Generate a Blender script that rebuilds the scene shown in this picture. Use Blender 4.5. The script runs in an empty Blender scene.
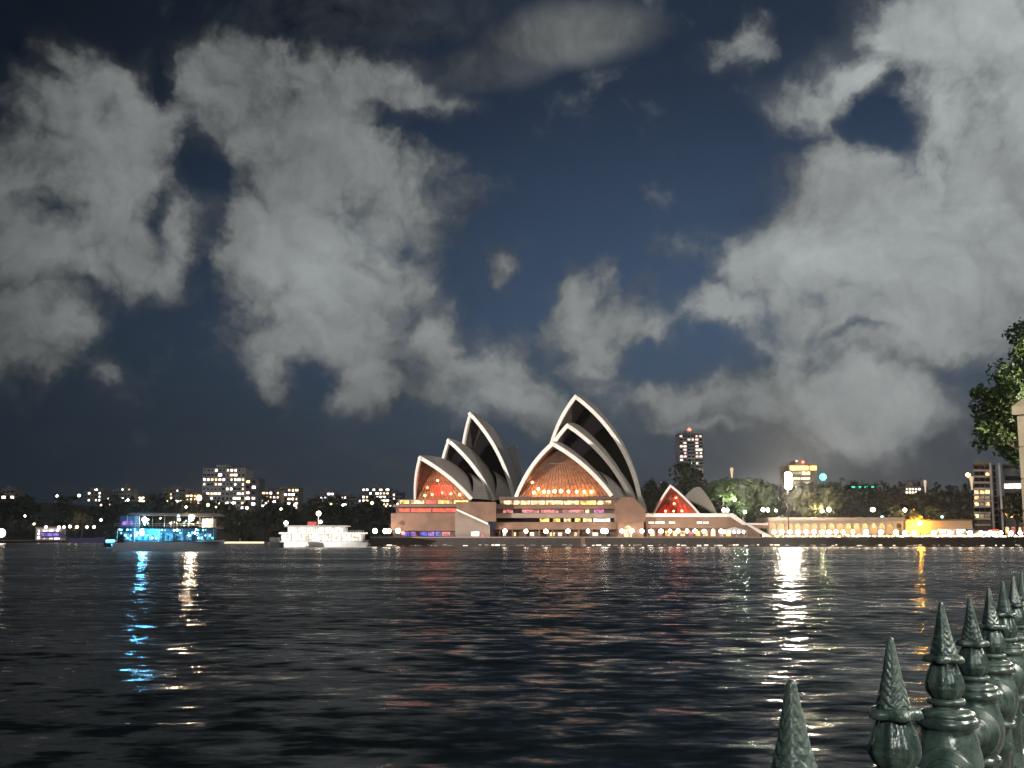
import bpy, math, random
from mathutils import Vector, Matrix

random.seed(7)
PI = math.pi
S = bpy.context.scene
COL = S.collection

# ------------------------------------------------------------------ camera
F = 1100.0                       # focal length in pixels of the 1024 px wide frame
EYE = 3.4
PITCH = math.atan(154.0 / F)
cam_d = bpy.data.cameras.new('camera'); cam = bpy.data.objects.new('camera', cam_d); COL.objects.link(cam)
cam_d.sensor_fit = 'HORIZONTAL'; cam_d.sensor_width = 36.0; cam_d.lens = 36.0 * F / 1024.0
cam_d.clip_start = 0.05; cam_d.clip_end = 20000
cam.location = (0, 0, EYE); cam.rotation_euler = (PI / 2 + PITCH, 0, 0)
S.camera = cam
S.view_settings.view_transform = 'Standard'; S.view_settings.look = 'None'
S.view_settings.exposure = 0.0; S.view_settings.gamma = 1.0; S.view_settings.use_curve_mapping = False
S.cycles.max_bounces = 6; S.cycles.diffuse_bounces = 2; S.cycles.glossy_bounces = 3
S.cycles.transparent_max_bounces = 8; S.cycles.transmission_bounces = 3
S.cycles.sample_clamp_indirect = 4.0; S.cycles.sample_clamp_direct = 0
S.cycles.use_denoising = True


def P(px, py, Y):
    """World point at distance Y (along +Y) seen at photo pixel px, py."""
    t = (384.0 - py) / F
    dz = Y * math.tan(PITCH + math.atan(t))
    depth = Y * math.cos(PITCH) + dz * math.sin(PITCH)
    return Vector(((px - 512.0) / F * depth, Y, EYE + dz))


def XZ(px, py, Y):
    p = P(px, py, Y); return p.x, p.z


# ------------------------------------------------------------------ world: night sky with city-lit clouds
W = bpy.data.worlds.new('World'); S.world = W; W.use_nodes = True
W.cycles.sampling_method = 'MANUAL'; W.cycles.sample_map_resolution = 256
NT = W.node_tree; NT.nodes.clear()
SUN_EL, SUN_ROT = math.radians(32), math.radians(205)


def wn(kind, **kw):
    n = NT.nodes.new(kind)
    for k, v in kw.items(): setattr(n, k, v)
    return n


def lk(a, b): NT.links.new(a, b)


def wmath(op, a, b=None, c=None, clamp=False):
    n = wn('ShaderNodeMath', operation=op, use_clamp=clamp)
    for i, v in enumerate((a, b, c)):
        if v is None: continue
        if isinstance(v, (int, float)): n.inputs[i].default_value = v
        else: lk(v, n.inputs[i])
    return n.outputs[0]


def wmap(v, a, b, c, d, interp='SMOOTHSTEP'):
    n = wn('ShaderNodeMapRange', interpolation_type=interp)
    lk(v, n.inputs['Value'])
    for k, x in zip(('From Min', 'From Max', 'To Min', 'To Max'), (a, b, c, d)): n.inputs[k].default_value = x
    return n.outputs['Result']


def wmix(f, a, b, mode='MIX'):
    n = wn('ShaderNodeMix', data_type='RGBA', blend_type=mode)
    for sock, v in ((n.inputs[0], f), (n.inputs[6], a), (n.inputs[7], b)):
        if isinstance(v, (int, float)): sock.default_value = v
        elif isinstance(v, tuple): sock.default_value = (*v, 1)
        else: lk(v, sock)
    return n.outputs[2]


tc = wn('ShaderNodeTexCoord')
sep = wn('ShaderNodeSeparateXYZ'); lk(tc.outputs['Generated'], sep.inputs[0])
AZ = wmath('ARCTAN2', sep.outputs[0], sep.outputs[1])
EL = wmath('ARCSINE', sep.outputs[2])


def noise(vec, scale, detail, rough, dist=0.0, w=None):
    n = wn('ShaderNodeTexNoise', noise_dimensions='3D')
    lk(vec, n.inputs['Vector'])
    n.inputs['Scale'].default_value = scale; n.inputs['Detail'].default_value = detail
    n.inputs['Roughness'].default_value = rough; n.inputs['Distortion'].default_value = dist
    return n


# the outline of each cloud is bent by turbulence before it is looked up
warp = noise(tc.outputs['Generated'], 10.0, 6.0, 0.6)
wv = wn('ShaderNodeVectorMath', operation='SUBTRACT'); lk(warp.outputs['Color'], wv.inputs[0]); wv.inputs[1].default_value = (.5, .5, .5)
ws = wn('ShaderNodeVectorMath', operation='SCALE'); lk(wv.outputs[0], ws.inputs[0]); ws.inputs['Scale'].default_value = 0.10
cb = wn('ShaderNodeCombineXYZ'); lk(AZ, cb.inputs[0]); lk(EL, cb.inputs[1])
AE = wn('ShaderNodeVectorMath', operation='ADD'); lk(cb.outputs[0], AE.inputs[0]); lk(ws.outputs[0], AE.inputs[1])


def azel(px, py):
    p = P(px, py, 1000.0) - Vector((0, 0, EYE)); p.normalize()
    return math.atan2(p.x, p.y), math.asin(p.z)


def blob(cx, cy, rx, ry, w, rot=0.0):
    a, e = azel(cx, cy)
    m = wn('ShaderNodeMapping', vector_type='TEXTURE'); lk(AE.outputs[0], m.inputs['Vector'])
    m.inputs['Location'].default_value = (a, e, 0); m.inputs['Rotation'].default_value = (0, 0, math.radians(rot))
    m.inputs['Scale'].default_value = (rx * 1.12 / F, ry * 1.12 / F, 1)
    g = wn('ShaderNodeTexGradient', gradient_type='SPHERICAL'); lk(m.outputs[0], g.inputs['Vector'])
    return wmath('MULTIPLY', g.outputs['Fac'], w)


CLOUDS = [  # centre, radii (in 1/1100 rad), weight, tilt
    (62, 55, 48, 44, 1.2, 0), (98, 75, 60, 48, 1.2, 0), (90, 115, 95, 70, 1.6, 0), (150, 150, 64, 80, 1.5, 0), (190, 225, 70, 60, 1.3, 0), (70, 190, 130, 85, 1.6, 0),
    (110, 245, 120, 70, 1.6, 0), (25, 250, 80, 80, 1.4, 0), (30, 330, 85, 80, 1.5, 0), (165, 270, 60, 45, 1.2, 0), (122, 375, 52, 32, .8, -20),
    (225, 90, 110, 60, 1.2, 0), (320, 85, 150, 48, 1.4, 0), (405, 95, 95, 46, 1.3, -12), (300, 150, 160, 95, 1.6, 0), (370, 190, 100, 110, 1.5, 0),
    (290, 235, 130, 85, 1.6, 0), (370, 255, 95, 80, 1.5, 0), (325, 320, 110, 90, 1.6, 0), (360, 375, 62, 58, 1.4, 0), (280, 365, 52, 55, 1.2, 0),
    (438, 330, 54, 70, 1.1, 0), (470, 378, 85, 70, 1.25, 0), (515, 380, 50, 66, 1.1, 0), (500, 268, 26, 36, .8, 0),
    (588, 305, 36, 56, 1.0, 0), (605, 350, 76, 74, 1.2, 0), (648, 328, 70, 40, 1.0, 8), (660, 395, 110, 56, .85, 0), (560, 410, 66, 40, .7, 0),
    (470, 62, 60, 24, .5, 8), (732, 46, 56, 34, .9, 20),
    (1000, 50, 180, 130, 1.8, 0), (915, 30, 110, 80, 1.4, 0), (850, 75, 80, 50, 1.1, -30), (812, 95, 76, 44, 1.1, -10), (960, 140, 70, 120, 1.5, 0),
    (845, 215, 120, 100, 1.6, 0), (930, 240, 170, 120, 1.8, 0), (785, 265, 85, 85, 1.4, 0), (728, 316, 110, 36, 1.2, 2),
    (960, 310, 200, 80, 1.6, 0), (840, 330, 150, 60, 1.4, 0), (860, 405, 110, 76, 1.5, 0), (780, 385, 120, 62, 1.1, 0), (1030, 220, 110, 170, 1.5, 0),
    (1010, 420, 130, 80, .62, 0), (705, 424, 130, 14, .8, 2), (300, 425, 420, 44, .16, 0),
]
HOLES = [
    (110, 118, 18, 20, .45, 0), (40, 215, 34, 26, .65, 0), (156, 228, 24, 46, .7, 0), (208, 166, 66, 34, .85, -12), (168, 85, 14, 40, .6, 0),
    (382, 106, 34, 32, .45, 0), (310, 372, 40, 34, .9, 0), (888, 110, 52, 38, .95, 0), (700, 360, 66, 34, .6, 0), (855, 338, 36, 8, .35, 0),
    (205, 240, 22, 60, .5, 0), (440, 130, 60, 22, .5, 0), (640, 360, 30, 30, .5, 0),
]
tot = None
for b in CLOUDS:
    f = blob(*b)
    f = wmath('MINIMUM', f, min(1.0, b[4] * .85))
    if tot is None: tot = f
    else:
        n_ = wn('ShaderNodeMath', operation='SMOOTH_MAX'); lk(tot, n_.inputs[0]); lk(f, n_.inputs[1]); n_.inputs[2].default_value = .25
        tot = n_.outputs[0]
for b in HOLES: tot = wmath('SUBTRACT', tot, blob(*b))
SOFT = tot
# other side of the sky (behind the camera): loose broken cloud
back = wmath('MULTIPLY', wmap(sep.outputs[1], 0.75, 0.2, 0, 1), noise(tc.outputs['Generated'], 2.0, 3, .5).outputs['Fac'])
tot = wmath('ADD', tot, back)
n1 = noise(tc.outputs['Generated'], 13.0, 10.0, 0.62, 0.25)
off = wn('ShaderNodeVectorMath', operation='ADD'); lk(tc.outputs['Generated'], off.inputs[0]); off.inputs[1].default_value = (-.010, 0, .014)
n3 = noise(off.outputs[0], 13.0, 6.0, 0.55, 0.25)
relief = wmath('SUBTRACT', n1.outputs['Fac'], n3.outputs['Fac'])
n2 = noise(tc.outputs['Generated'], 5.0, 4.0, 0.5, 0.4)
def billow(vec):
    v = wn('ShaderNodeTexVoronoi', feature='F1', voronoi_dimensions='2D', normalize=True); lk(vec, v.inputs['Vector'])
    v.inputs['Scale'].default_value = 10; v.inputs['Detail'].default_value = 4; v.inputs['Roughness'].default_value = .6
    return v.outputs['Distance']


# cauliflower edges; a second look-up a little higher gives the soft relief of the heaps
dv2 = wn('ShaderNodeVectorMath', operation='ADD'); lk(AE.outputs[0], dv2.inputs[0]); dv2.inputs[1].default_value = (.006, .012, 0)
b1, b2 = billow(AE.outputs[0]), billow(dv2.outputs[0])
puff = wmath('SUBTRACT', b2, b1)
tot = wmath('ADD', tot, wmath('MULTIPLY', wmath('SUBTRACT', .36, b1), 1.3))
D = wmath('ADD', tot, wmath('MULTIPLY', wmath('MULTIPLY', wmath('SUBTRACT', n1.outputs['Fac'], .5), 1.3), wmap(SOFT, 0, .3, .35, 1)))
ALPHA = wmap(D, .27, 1.0, 0, 1)
veil = wmap(SOFT, .05, .8, 0, .30)
ALPHA = wmath('MAXIMUM', ALPHA, veil)
# smooth lens clouds high up: no turbulence in them
def lens(cx, cy, rx, ry, w, rot):
    a, e = azel(cx, cy)
    m = wn('ShaderNodeMapping', vector_type='TEXTURE'); lk(LV.outputs[0], m.inputs['Vector'])
    m.inputs['Location'].default_value = (a, e, 0); m.inputs['Rotation'].default_value = (0, 0, math.radians(rot))
    m.inputs['Scale'].default_value = (rx / F, ry / F, 1)
    g = wn('ShaderNodeTexGradient', gradient_type='SPHERICAL'); lk(m.outputs[0], g.inputs['Vector'])
    return wmap(g.outputs['Fac'], 0, .75, 0, w)


lw = wn('ShaderNodeVectorMath', operation='SCALE'); lk(wv.outputs[0], lw.inputs[0]); lw.inputs['Scale'].default_value = .022
LV = wn('ShaderNodeVectorMath', operation='ADD'); lk(cb.outputs[0], LV.inputs[0]); lk(lw.outputs[0], LV.inputs[1])
for b in ((570, 34, 130, 40, .85, 3), (500, 62, 130, 34, .45, 12), (610, 30, 70, 26, .35, -14), (350, 16, 190, 42, .40, 5), (440, 20, 120, 34, .25, 8), (440, 172, 60, 12, .22, 0)):
    ALPHA = wmath('MAXIMUM', ALPHA, lens(*b))
CORE = wmap(wmath('ADD', wmath('MULTIPLY', D, .4), wmath('MULTIPLY', SOFT, .6)), .25, 1.15, .40, 1.0)
shade = wmath('ADD', CORE, wmath('MULTIPLY', wmath('SUBTRACT', n2.outputs['Fac'], .5), 1.25))
shade = wmath('ADD', shade, wmath('MULTIPLY', relief, .35))
shade = wmath('ADD', shade, wmath('MULTIPLY', puff, .7))
shade = wmath('ADD', shade, wmath('MULTIPLY', wmath('SUBTRACT', .36, b1), .6))
# the parts of the clouds nearest the city's lights are the brightest
lit = None
for b in ((300, 260, 150, 150, .34), (110, 190, 110, 150, .30), (970, 50, 190, 150, .45), (760, 270, 120, 70, .3), (880, 260, 150, 110, .25), (870, 425, 110, 50, .38), (560, 45, 120, 50, .2), (720, 318, 90, 30, .25), (330, 370, 90, 60, .2)):
    f = blob(*b, 0); lit = f if lit is None else wmath('ADD', lit, f)
shade = wmath('ADD', wmath('SUBTRACT', shade, .14), lit)
azb = wmap(AZ, -.45, .45, .70, 1.22, 'LINEAR')
elb = wmap(EL, 0.02, .17, .62, 1.0)
cl = wmath('MULTIPLY', wmath('MULTIPLY', shade, azb), elb)
cloud_col = wmix(1.0, (.250, .268, .268), cl, 'MULTIPLY')
sky = wn('ShaderNodeTexSky', sky_type='NISHITA', sun_disc=False, sun_elevation=SUN_EL, sun_rotation=SUN_ROT)
sky.air_density = 1.0; sky.dust_density = .4; sky.ozone_density = 3.0
base = wmix(1.0, sky.outputs[0], (.0165, .0160, .0172), 'MULTIPLY')
base = wmix(.55, base, (.030, .050, .088))
base = wmix(1.0, base, (1.30, 1.36, 1.40), 'MULTIPLY')
base = wmix(1.0, base, wmap(AZ, -.48, .2, .32, 1.0), 'MULTIPLY')
base = wmix(1.0, base, wmap(EL, .46, .22, .45, 1.0), 'MULTIPLY')
base = wmix(wmap(EL, .20, .03, 0, .85), base, wmix(wmap(AZ, -.4, .15, 0, 1), (.0085, .0150, .0255), (.034, .046, .062)))
# city glow low on the right
glow = wmath('MULTIPLY', wmap(AZ, -.15, .5, 0, 1), wmap(EL, .22, .0, 0, 1))
base = wmix(glow, base, (.055, .062, .074))
skyc = wmix(ALPHA, base, cloud_col)
bg = wn('ShaderNodeBackground'); lk(skyc, bg.inputs['Color']); bg.inputs['Strength'].default_value = 1.0
out = wn('ShaderNodeOutputWorld'); lk(bg.outputs[0], out.inputs['Surface'])

# weak sun lamp added as night fill, to lift the dark walls
sd = bpy.data.lights.new('night_fill', 'SUN'); sd.energy = 0.30; sd.angle = math.radians(10); sd.color = (.9, .95, 1)
so = bpy.data.objects.new('night_fill', sd); COL.objects.link(so)
so.rotation_euler = (math.radians(90) - SUN_EL, 0, math.radians(-25))


def spot(name, loc, target, energy, size_deg, color, radius=.4, blend=.6):
    d = bpy.data.lights.new(name, 'SPOT'); d.energy = energy; d.spot_size = math.radians(size_deg); d.spot_blend = blend
    d.color = color; d.shadow_soft_size = radius
    o = bpy.data.objects.new(name, d); COL.objects.link(o); o.location = loc
    o.rotation_euler = (Vector(target) - Vector(loc)).to_track_quat('-Z', 'Y').to_euler()
    return o


# ------------------------------------------------------------------ materials
MATS = {}


def mat(name, col, rough=.6, metal=0.0, vary=.25, vscale=1.0, bump=0.0, bscale=4.0, spec=.5, coords='Object', col2=None):
    if name in MATS: return MATS[name]
    m = bpy.data.materials.new(name); m.use_nodes = True; nt = m.node_tree
    b = nt.nodes['Principled BSDF']
    t = nt.nodes.new('ShaderNodeTexCoord')
    n = nt.nodes.new('ShaderNodeTexNoise'); n.inputs['Scale'].default_value = vscale; n.inputs['Detail'].default_value = 6
    nt.links.new(t.outputs[coords], n.inputs['Vector'])
    r = nt.nodes.new('ShaderNodeValToRGB')
    c2 = col2 or tuple(max(0, c * (1 - vary)) for c in col)
    r.color_ramp.elements[0].color = (*c2, 1); r.color_ramp.elements[0].position = .3
    r.color_ramp.elements[1].color = (*[min(1, c * (1 + vary * .6)) for c in col], 1); r.color_ramp.elements[1].position = .7
    nt.links.new(n.outputs['Fac'], r.inputs['Fac']); nt.links.new(r.outputs['Color'], b.inputs['Base Color'])
    b.inputs['Roughness'].default_value = rough; b.inputs['Metallic'].default_value = metal
    b.inputs['Specular IOR Level'].default_value = spec
    if bump:
        n2 = nt.nodes.new('ShaderNodeTexNoise'); n2.inputs['Scale'].default_value = bscale; n2.inputs['Detail'].default_value = 5
        nt.links.new(t.outputs[coords], n2.inputs['Vector'])
        bp = nt.nodes.new('ShaderNodeBump'); bp.inputs['Strength'].default_value = bump; bp.inputs['Distance'].default_value = 1.0 / bscale * .25
        nt.links.new(n2.outputs['Fac'], bp.inputs['Height']); nt.links.new(bp.outputs[0], b.inputs['Normal'])
    MATS[name] = m
    return m


def emit(name, col, strength, vary=0.0, vscale=.5):
    if name in MATS: return MATS[name]
    m = bpy.data.materials.new(name); m.use_nodes = True; nt = m.node_tree
    b = nt.nodes['Principled BSDF']; b.inputs['Base Color'].default_value = (.06, .06, .06, 1)
    b.inputs['Emission Color'].default_value = (*col, 1); b.inputs['Emission Strength'].default_value = strength
    if vary:                                       # lit rooms: furniture and people break up the light
        t = nt.nodes.new('ShaderNodeTexCoord'); n = nt.nodes.new('ShaderNodeTexNoise')
        n.inputs['Scale'].default_value = vscale; n.inputs['Detail'].default_value = 3
        nt.links.new(t.outputs['Object'], n.inputs['Vector'])
        mr = nt.nodes.new('ShaderNodeMapRange'); mr.inputs[1].default_value = .38; mr.inputs[2].default_value = .62
        mr.inputs[3].default_value = strength * (1 - vary); mr.inputs[4].default_value = strength * (1 + vary * .5)
        nt.links.new(n.outputs['Fac'], mr.inputs[0]); nt.links.new(mr.outputs[0], b.inputs['Emission Strength'])
    MATS[name] = m
    return m


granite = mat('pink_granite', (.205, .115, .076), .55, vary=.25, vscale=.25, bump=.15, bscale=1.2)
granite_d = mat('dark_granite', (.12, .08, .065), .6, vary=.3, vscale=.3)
concrete = mat('concrete', (.27, .205, .165), .7, vary=.2, vscale=.2, bump=.1)
dark_stone = mat('seawall_stone', (.035, .027, .024), .6, vary=.4, vscale=.5, bump=.3, bscale=1)
asphalt = mat('asphalt', (.05, .05, .05), .8, vscale=.3)
soil = mat('dark_soil', (.03, .032, .02), .9, vscale=.05)
dark_metal = mat('dark_metal', (.03, .03, .032), .45, .6)
bronze = mat('bronze', (.10, .06, .035), .45, .6)
louvre_m = mat('dark_louvre', (.012, .011, .012), .9, 0, vscale=.3, spec=.05)
white_render = mat('white_render', (.62, .60, .58), .75, vary=.15, vscale=.05)
wood_m = mat('foyer_timber', (.50, .26, .15), .5, vary=.4, vscale=.6)
white_p = mat('white_paint', (.75, .75, .74), .35, vary=.1)
grey_p = mat('grey_paint', (.36, .36, .37), .4, vary=.12)
navy_p = mat('navy_paint', (.02, .025, .05), .3)
red_p = mat('red_paint', (.4, .05, .04), .4)
glass_d = mat('dark_glass', (.012, .014, .018), .12, spec=.6)
pale_wall = mat('pale_render', (.34, .31, .28), .75, vary=.15, vscale=.08)
brown_wall = mat('brown_brick', (.20, .13, .10), .8, vary=.25, vscale=.1)
grey_wall = mat('grey_render', (.22, .22, .22), .75, vary=.2, vscale=.08)
sandstone = mat('sandstone', (.46, .37, .26), .8, vary=.3, vscale=3, bump=.5, bscale=18)

lamp_w = emit('lamp_white', (1, .82, .62), 26)
lamp_b = emit('lamp_bright', (1, .88, .72), 30)
lamp_c = emit('lamp_cyan', (.45, .85, 1), 4)
lamp_mast = emit('lamp_mast', (1, .86, .66), 850)
lamp_o = emit('lamp_sodium', (1, .40, .03), 800)
lamp_r = emit('lamp_red', (1, .08, .05), 10)
lamp_g = emit('lamp_green', (.05, 1, .55), 8)
lamp_bl = emit('lamp_blue', (.08, .35, 1), 10)
win_w = emit('lit_window_warm', (1, .64, .28), 2.2, .85, .55)
win_y = emit('lit_window_yellow', (1, .56, .12), 2.4, .85, .5)
win_n = emit('lit_window_neutral', (1, .86, .70), 2.4, .5, .3)
win_p = emit('lit_window_pink', (1, .28, .28), .9, .7, .7)
win_m = emit('lit_window_magenta', (1, .25, .62), 1.0, .6, .7)
win_r = emit('lit_window_red', (1, .085, .025), 1.5, .6, .6)
win_b = emit('lit_window_blue', (.12, .14, 1), 1.1, .8, .7)
win_v = emit('lit_window_violet', (.45, .2, 1), 1.1, .7, .7)
win_c = emit('lit_window_cyan', (.10, .50, .85), .7, .9, 1.3)
win_x = emit('lit_cabin', (1, .84, .62), 2.3, .75, .9)
win_dim = emit('dim_window', (1, .7, .45), .35, .7, .3)

# shell tiles: off-white glazed ceramic in chevron lids
shell_m = bpy.data.materials.new('shell_tiles'); shell_m.use_nodes = True
nt = shell_m.node_tree; b = nt.nodes['Principled BSDF']
t = nt.nodes.new('ShaderNodeTexCoord')
mp = nt.nodes.new('ShaderNodeMapping'); mp.inputs['Rotation'].default_value = (.5, .6, .78)
nt.links.new(t.outputs['Object'], mp.inputs['Vector'])
bk = nt.nodes.new('ShaderNodeTexBrick'); bk.inputs['Scale'].default_value = .5
bk.inputs['Color1'].default_value = (.50, .47, .42, 1); bk.inputs['Color2'].default_value = (.44, .41, .37, 1); bk.inputs['Mortar'].default_value = (.34, .31, .28, 1)
bk.inputs['Mortar Size'].default_value = .03
nt.links.new(mp.outputs[0], bk.inputs['Vector'])
nt.links.new(bk.outputs['Color'], b.inputs['Base Color']); b.inputs['Roughness'].default_value = .45
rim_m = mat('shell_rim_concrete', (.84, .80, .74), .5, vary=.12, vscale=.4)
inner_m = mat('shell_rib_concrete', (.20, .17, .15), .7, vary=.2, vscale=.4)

# clear glazing
glass_m = bpy.data.materials.new('clear_glazing'); glass_m.use_nodes = True
nt = glass_m.node_tree; nt.nodes.remove(nt.nodes['Principled BSDF'])
tr = nt.nodes.new('ShaderNodeBsdfTransparent'); tr.inputs[0].default_value = (.82, .72, .62, 1)
gl = nt.nodes.new('ShaderNodeBsdfGlossy'); gl.inputs['Roughness'].default_value = .6
ms = nt.nodes.new('ShaderNodeMixShader'); ms.inputs[0].default_value = .02
nt.links.new(tr.outputs[0], ms.inputs[1]); nt.links.new(gl.outputs[0], ms.inputs[2])
nt.links.new(ms.outputs[0], nt.nodes['Material Output'].inputs[0])


def leaf_mat(name, c1, c2, sc=.5):
    m = bpy.data.materials.new(name); m.use_nodes = True; nt = m.node_tree; b = nt.nodes['Principled BSDF']
    t = nt.nodes.new('ShaderNodeTexCoord'); n = nt.nodes.new('ShaderNodeTexNoise'); n.inputs['Scale'].default_value = sc; n.inputs['Detail'].default_value = 4
    nt.links.new(t.outputs['Object'], n.inputs['Vector'])
    r = nt.nodes.new('ShaderNodeValToRGB')
    r.color_ramp.elements[0].color = (*c1, 1); r.color_ramp.elements[0].position = .35
    r.color_ramp.elements[1].color = (*c2, 1); r.color_ramp.elements[1].position = .65
    nt.links.new(n.outputs['Fac'], r.inputs['Fac']); nt.links.new(r.outputs['Color'], b.inputs['Base Color'])
    b.inputs['Roughness'].default_value = .55
    MATS[name] = m
    return m


leaf_g = leaf_mat('leaf_green', (.055, .085, .035), (.12, .155, .07))
leaf_d = leaf_mat('leaf_dark', (.015, .028, .012), (.035, .055, .02))
leaf_o = leaf_mat('leaf_olive', (.06, .065, .025), (.12, .12, .05))
leaf_near = leaf_mat('leaf_near', (.04, .07, .022), (.095, .14, .045), 1.5)
bark = mat('bark', (.10, .075, .05), .9, vary=.4, vscale=2, bump=.6, bscale=6)

# green fence paint: glossy, thick, cast-iron lumps
fence_m = bpy.data.materials.new('green_gloss_paint'); fence_m.use_nodes = True
nt = fence_m.node_tree; b = nt.nodes['Principled BSDF']
t = nt.nodes.new('ShaderNodeTexCoord')
n1_ = nt.nodes.new('ShaderNodeTexNoise'); n1_.inputs['Scale'].default_value = 14; n1_.inputs['Detail'].default_value = 6
nt.links.new(t.outputs['Object'], n1_.inputs['Vector'])
r = nt.nodes.new('ShaderNodeValToRGB')
r.color_ramp.elements[0].color = (.016, .030, .026, 1); r.color_ramp.elements[0].position = .35
r.color_ramp.elements[1].color = (.050, .074, .064, 1); r.color_ramp.elements[1].position = .60
e_ = r.color_ramp.elements.new(.72); e_.color = (.062, .082, .071, 1)
nt.links.new(n1_.outputs['Fac'], r.inputs['Fac']); nt.links.new(r.outputs[0], b.inputs['Base Color'])
rr_ = nt.nodes.new('ShaderNodeMapRange'); rr_.inputs[1].default_value = .4; rr_.inputs[2].default_value = .7; rr_.inputs[3].default_value = .17; rr_.inputs[4].default_value = .5
nt.links.new(n1_.outputs['Fac'], rr_.inputs[0]); nt.links.new(rr_.outputs[0], b.inputs['Roughness'])
n2_ = nt.nodes.new('ShaderNodeTexNoise'); n2_.inputs['Scale'].default_value = 95; n2_.inputs['Detail'].default_value = 3
nt.links.new(t.outputs['Object'], n2_.inputs['Vector'])
bp = nt.nodes.new('ShaderNodeBump'); bp.inputs['Strength'].default_value = .35; bp.inputs['Distance'].default_value = .004
nt.links.new(n2_.outputs['Fac'], bp.inputs['Height']); nt.links.new(bp.outputs[0], b.inputs['Normal'])
cast_m = fence_m.copy(); cast_m.name = 'green_cast_leafwork'
for n in cast_m.node_tree.nodes:
    if n.type == 'BUMP': n.inputs['Strength'].default_value = .65; n.inputs['Distance'].default_value = .004

# water: wind-ruffled, slopes taken straight from two noise fields
water_m = bpy.data.materials.new('harbour_water'); water_m.use_nodes = True
nt = water_m.node_tree; b = nt.nodes['Principled BSDF']
b.inputs['Base Color'].default_value = (.004, .007, .009, 1); b.inputs['Roughness'].default_value = .08; b.inputs['IOR'].default_value = 1.15
geo = nt.nodes.new('ShaderNodeNewGeometry')


def slope(sx, sy, detail, amt, off):
    mp = nt.nodes.new('ShaderNodeMapping'); mp.inputs['Scale'].default_value = (sx, sy, 1); mp.inputs['Location'].default_value = (off, off * .7, 0)
    mp.inputs['Rotation'].default_value = (0, 0, math.radians(6))
    nt.links.new(geo.outputs['Position'], mp.inputs['Vector'])
    n = nt.nodes.new('ShaderNodeTexNoise'); n.inputs['Scale'].default_value = 1; n.inputs['Detail'].default_value = detail; n.inputs['Roughness'].default_value = .55
    n.inputs['Distortion'].default_value = .3
    nt.links.new(mp.outputs[0], n.inputs['Vector'])
    s = nt.nodes.new('ShaderNodeVectorMath'); s.operation = 'SUBTRACT'; s.inputs[1].default_value = (.5, .5, .5)
    nt.links.new(n.outputs['Color'], s.inputs[0])
    k = nt.nodes.new('ShaderNodeVectorMath'); k.operation = 'MULTIPLY'; k.inputs[1].default_value = (amt * .95, amt, 0)
    nt.links.new(s.outputs[0], k.inputs[0])
    return k.outputs[0]


def vadd(a, c):
    s = nt.nodes.new('ShaderNodeVectorMath'); s.operation = 'ADD'
    nt.links.new(a, s.inputs[0])
    if isinstance(c, tuple): s.inputs[1].default_value = c
    else: nt.links.new(c, s.inputs[1])
    return s.outputs[0]


sl = vadd(vadd(slope(.9, 1.5, 5, .72, 3.1), slope(.12, .3, 2, .26, 9.4)), slope(5, 8, 2, .12, 5.0))
# constant tilt added to all wave normals towards this shore, weakening the facades' reflections
sl = vadd(sl, (0, -.068, 1.0))
nv = nt.nodes.new('ShaderNodeVectorMath'); nv.operation = 'NORMALIZE'
nt.links.new(sl, nv.inputs[0])
nt.nodes.remove(b)
fr_ = nt.nodes.new('ShaderNodeFresnel'); fr_.inputs['IOR'].default_value = 1.22; nt.links.new(nv.outputs[0], fr_.inputs['Normal'])
mu_ = nt.nodes.new('ShaderNodeMath'); mu_.operation = 'MULTIPLY'; mu_.inputs[1].default_value = .55; nt.links.new(fr_.outputs[0], mu_.inputs[0])
gm_ = nt.nodes.new('ShaderNodeMapping'); gm_.inputs['Scale'].default_value = (.016, .05, 1); nt.links.new(geo.outputs['Position'], gm_.inputs['Vector'])
gn_ = nt.nodes.new('ShaderNodeTexNoise'); gn_.inputs['Scale'].default_value = 1; gn_.inputs['Detail'].default_value = 4; nt.links.new(gm_.outputs[0], gn_.inputs['Vector'])
gr_ = nt.nodes.new('ShaderNodeMapRange'); gr_.inputs[1].default_value = .35; gr_.inputs[2].default_value = .65; gr_.inputs[3].default_value = .40; gr_.inputs[4].default_value = 1.0
nt.links.new(gn_.outputs['Fac'], gr_.inputs[0]); nt.links.new(gr_.outputs[0], mu_.inputs[1])      # gusts ruffle some patches, calm ones shine
df_ = nt.nodes.new('ShaderNodeBsdfDiffuse'); df_.inputs[0].default_value = (.010, .016, .018, 1)
gl_ = nt.nodes.new('ShaderNodeBsdfGlossy'); gl_.inputs['Roughness'].default_value = .19; nt.links.new(nv.outputs[0], gl_.inputs['Normal'])
mx_ = nt.nodes.new('ShaderNodeMixShader'); nt.links.new(mu_.outputs[0], mx_.inputs[0]); nt.links.new(df_.outputs[0], mx_.inputs[1]); nt.links.new(gl_.outputs[0], mx_.inputs[2])
nt.links.new(mx_.outputs[0], nt.nodes['Material Output'].inputs[0])

# ------------------------------------------------------------------ builders
ORG = {}


def root_org(o): return ORG.get(o.name, Vector((0, 0, 0)))


def tag(o, label=None, cat=None, group=None, kind=None):
    if label: o['label'] = label
    if cat: o['category'] = cat
    if group: o['group'] = group
    if kind: o['kind'] = kind
    return o


def thing(name, label, cat, loc=(0, 0, 0), group=None):
    o = bpy.data.objects.new(name, None); COL.objects.link(o); o.location = loc
    o.empty_display_size = .5
    ORG[o.name] = Vector(loc)
    return tag(o, label, cat, group)


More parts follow.
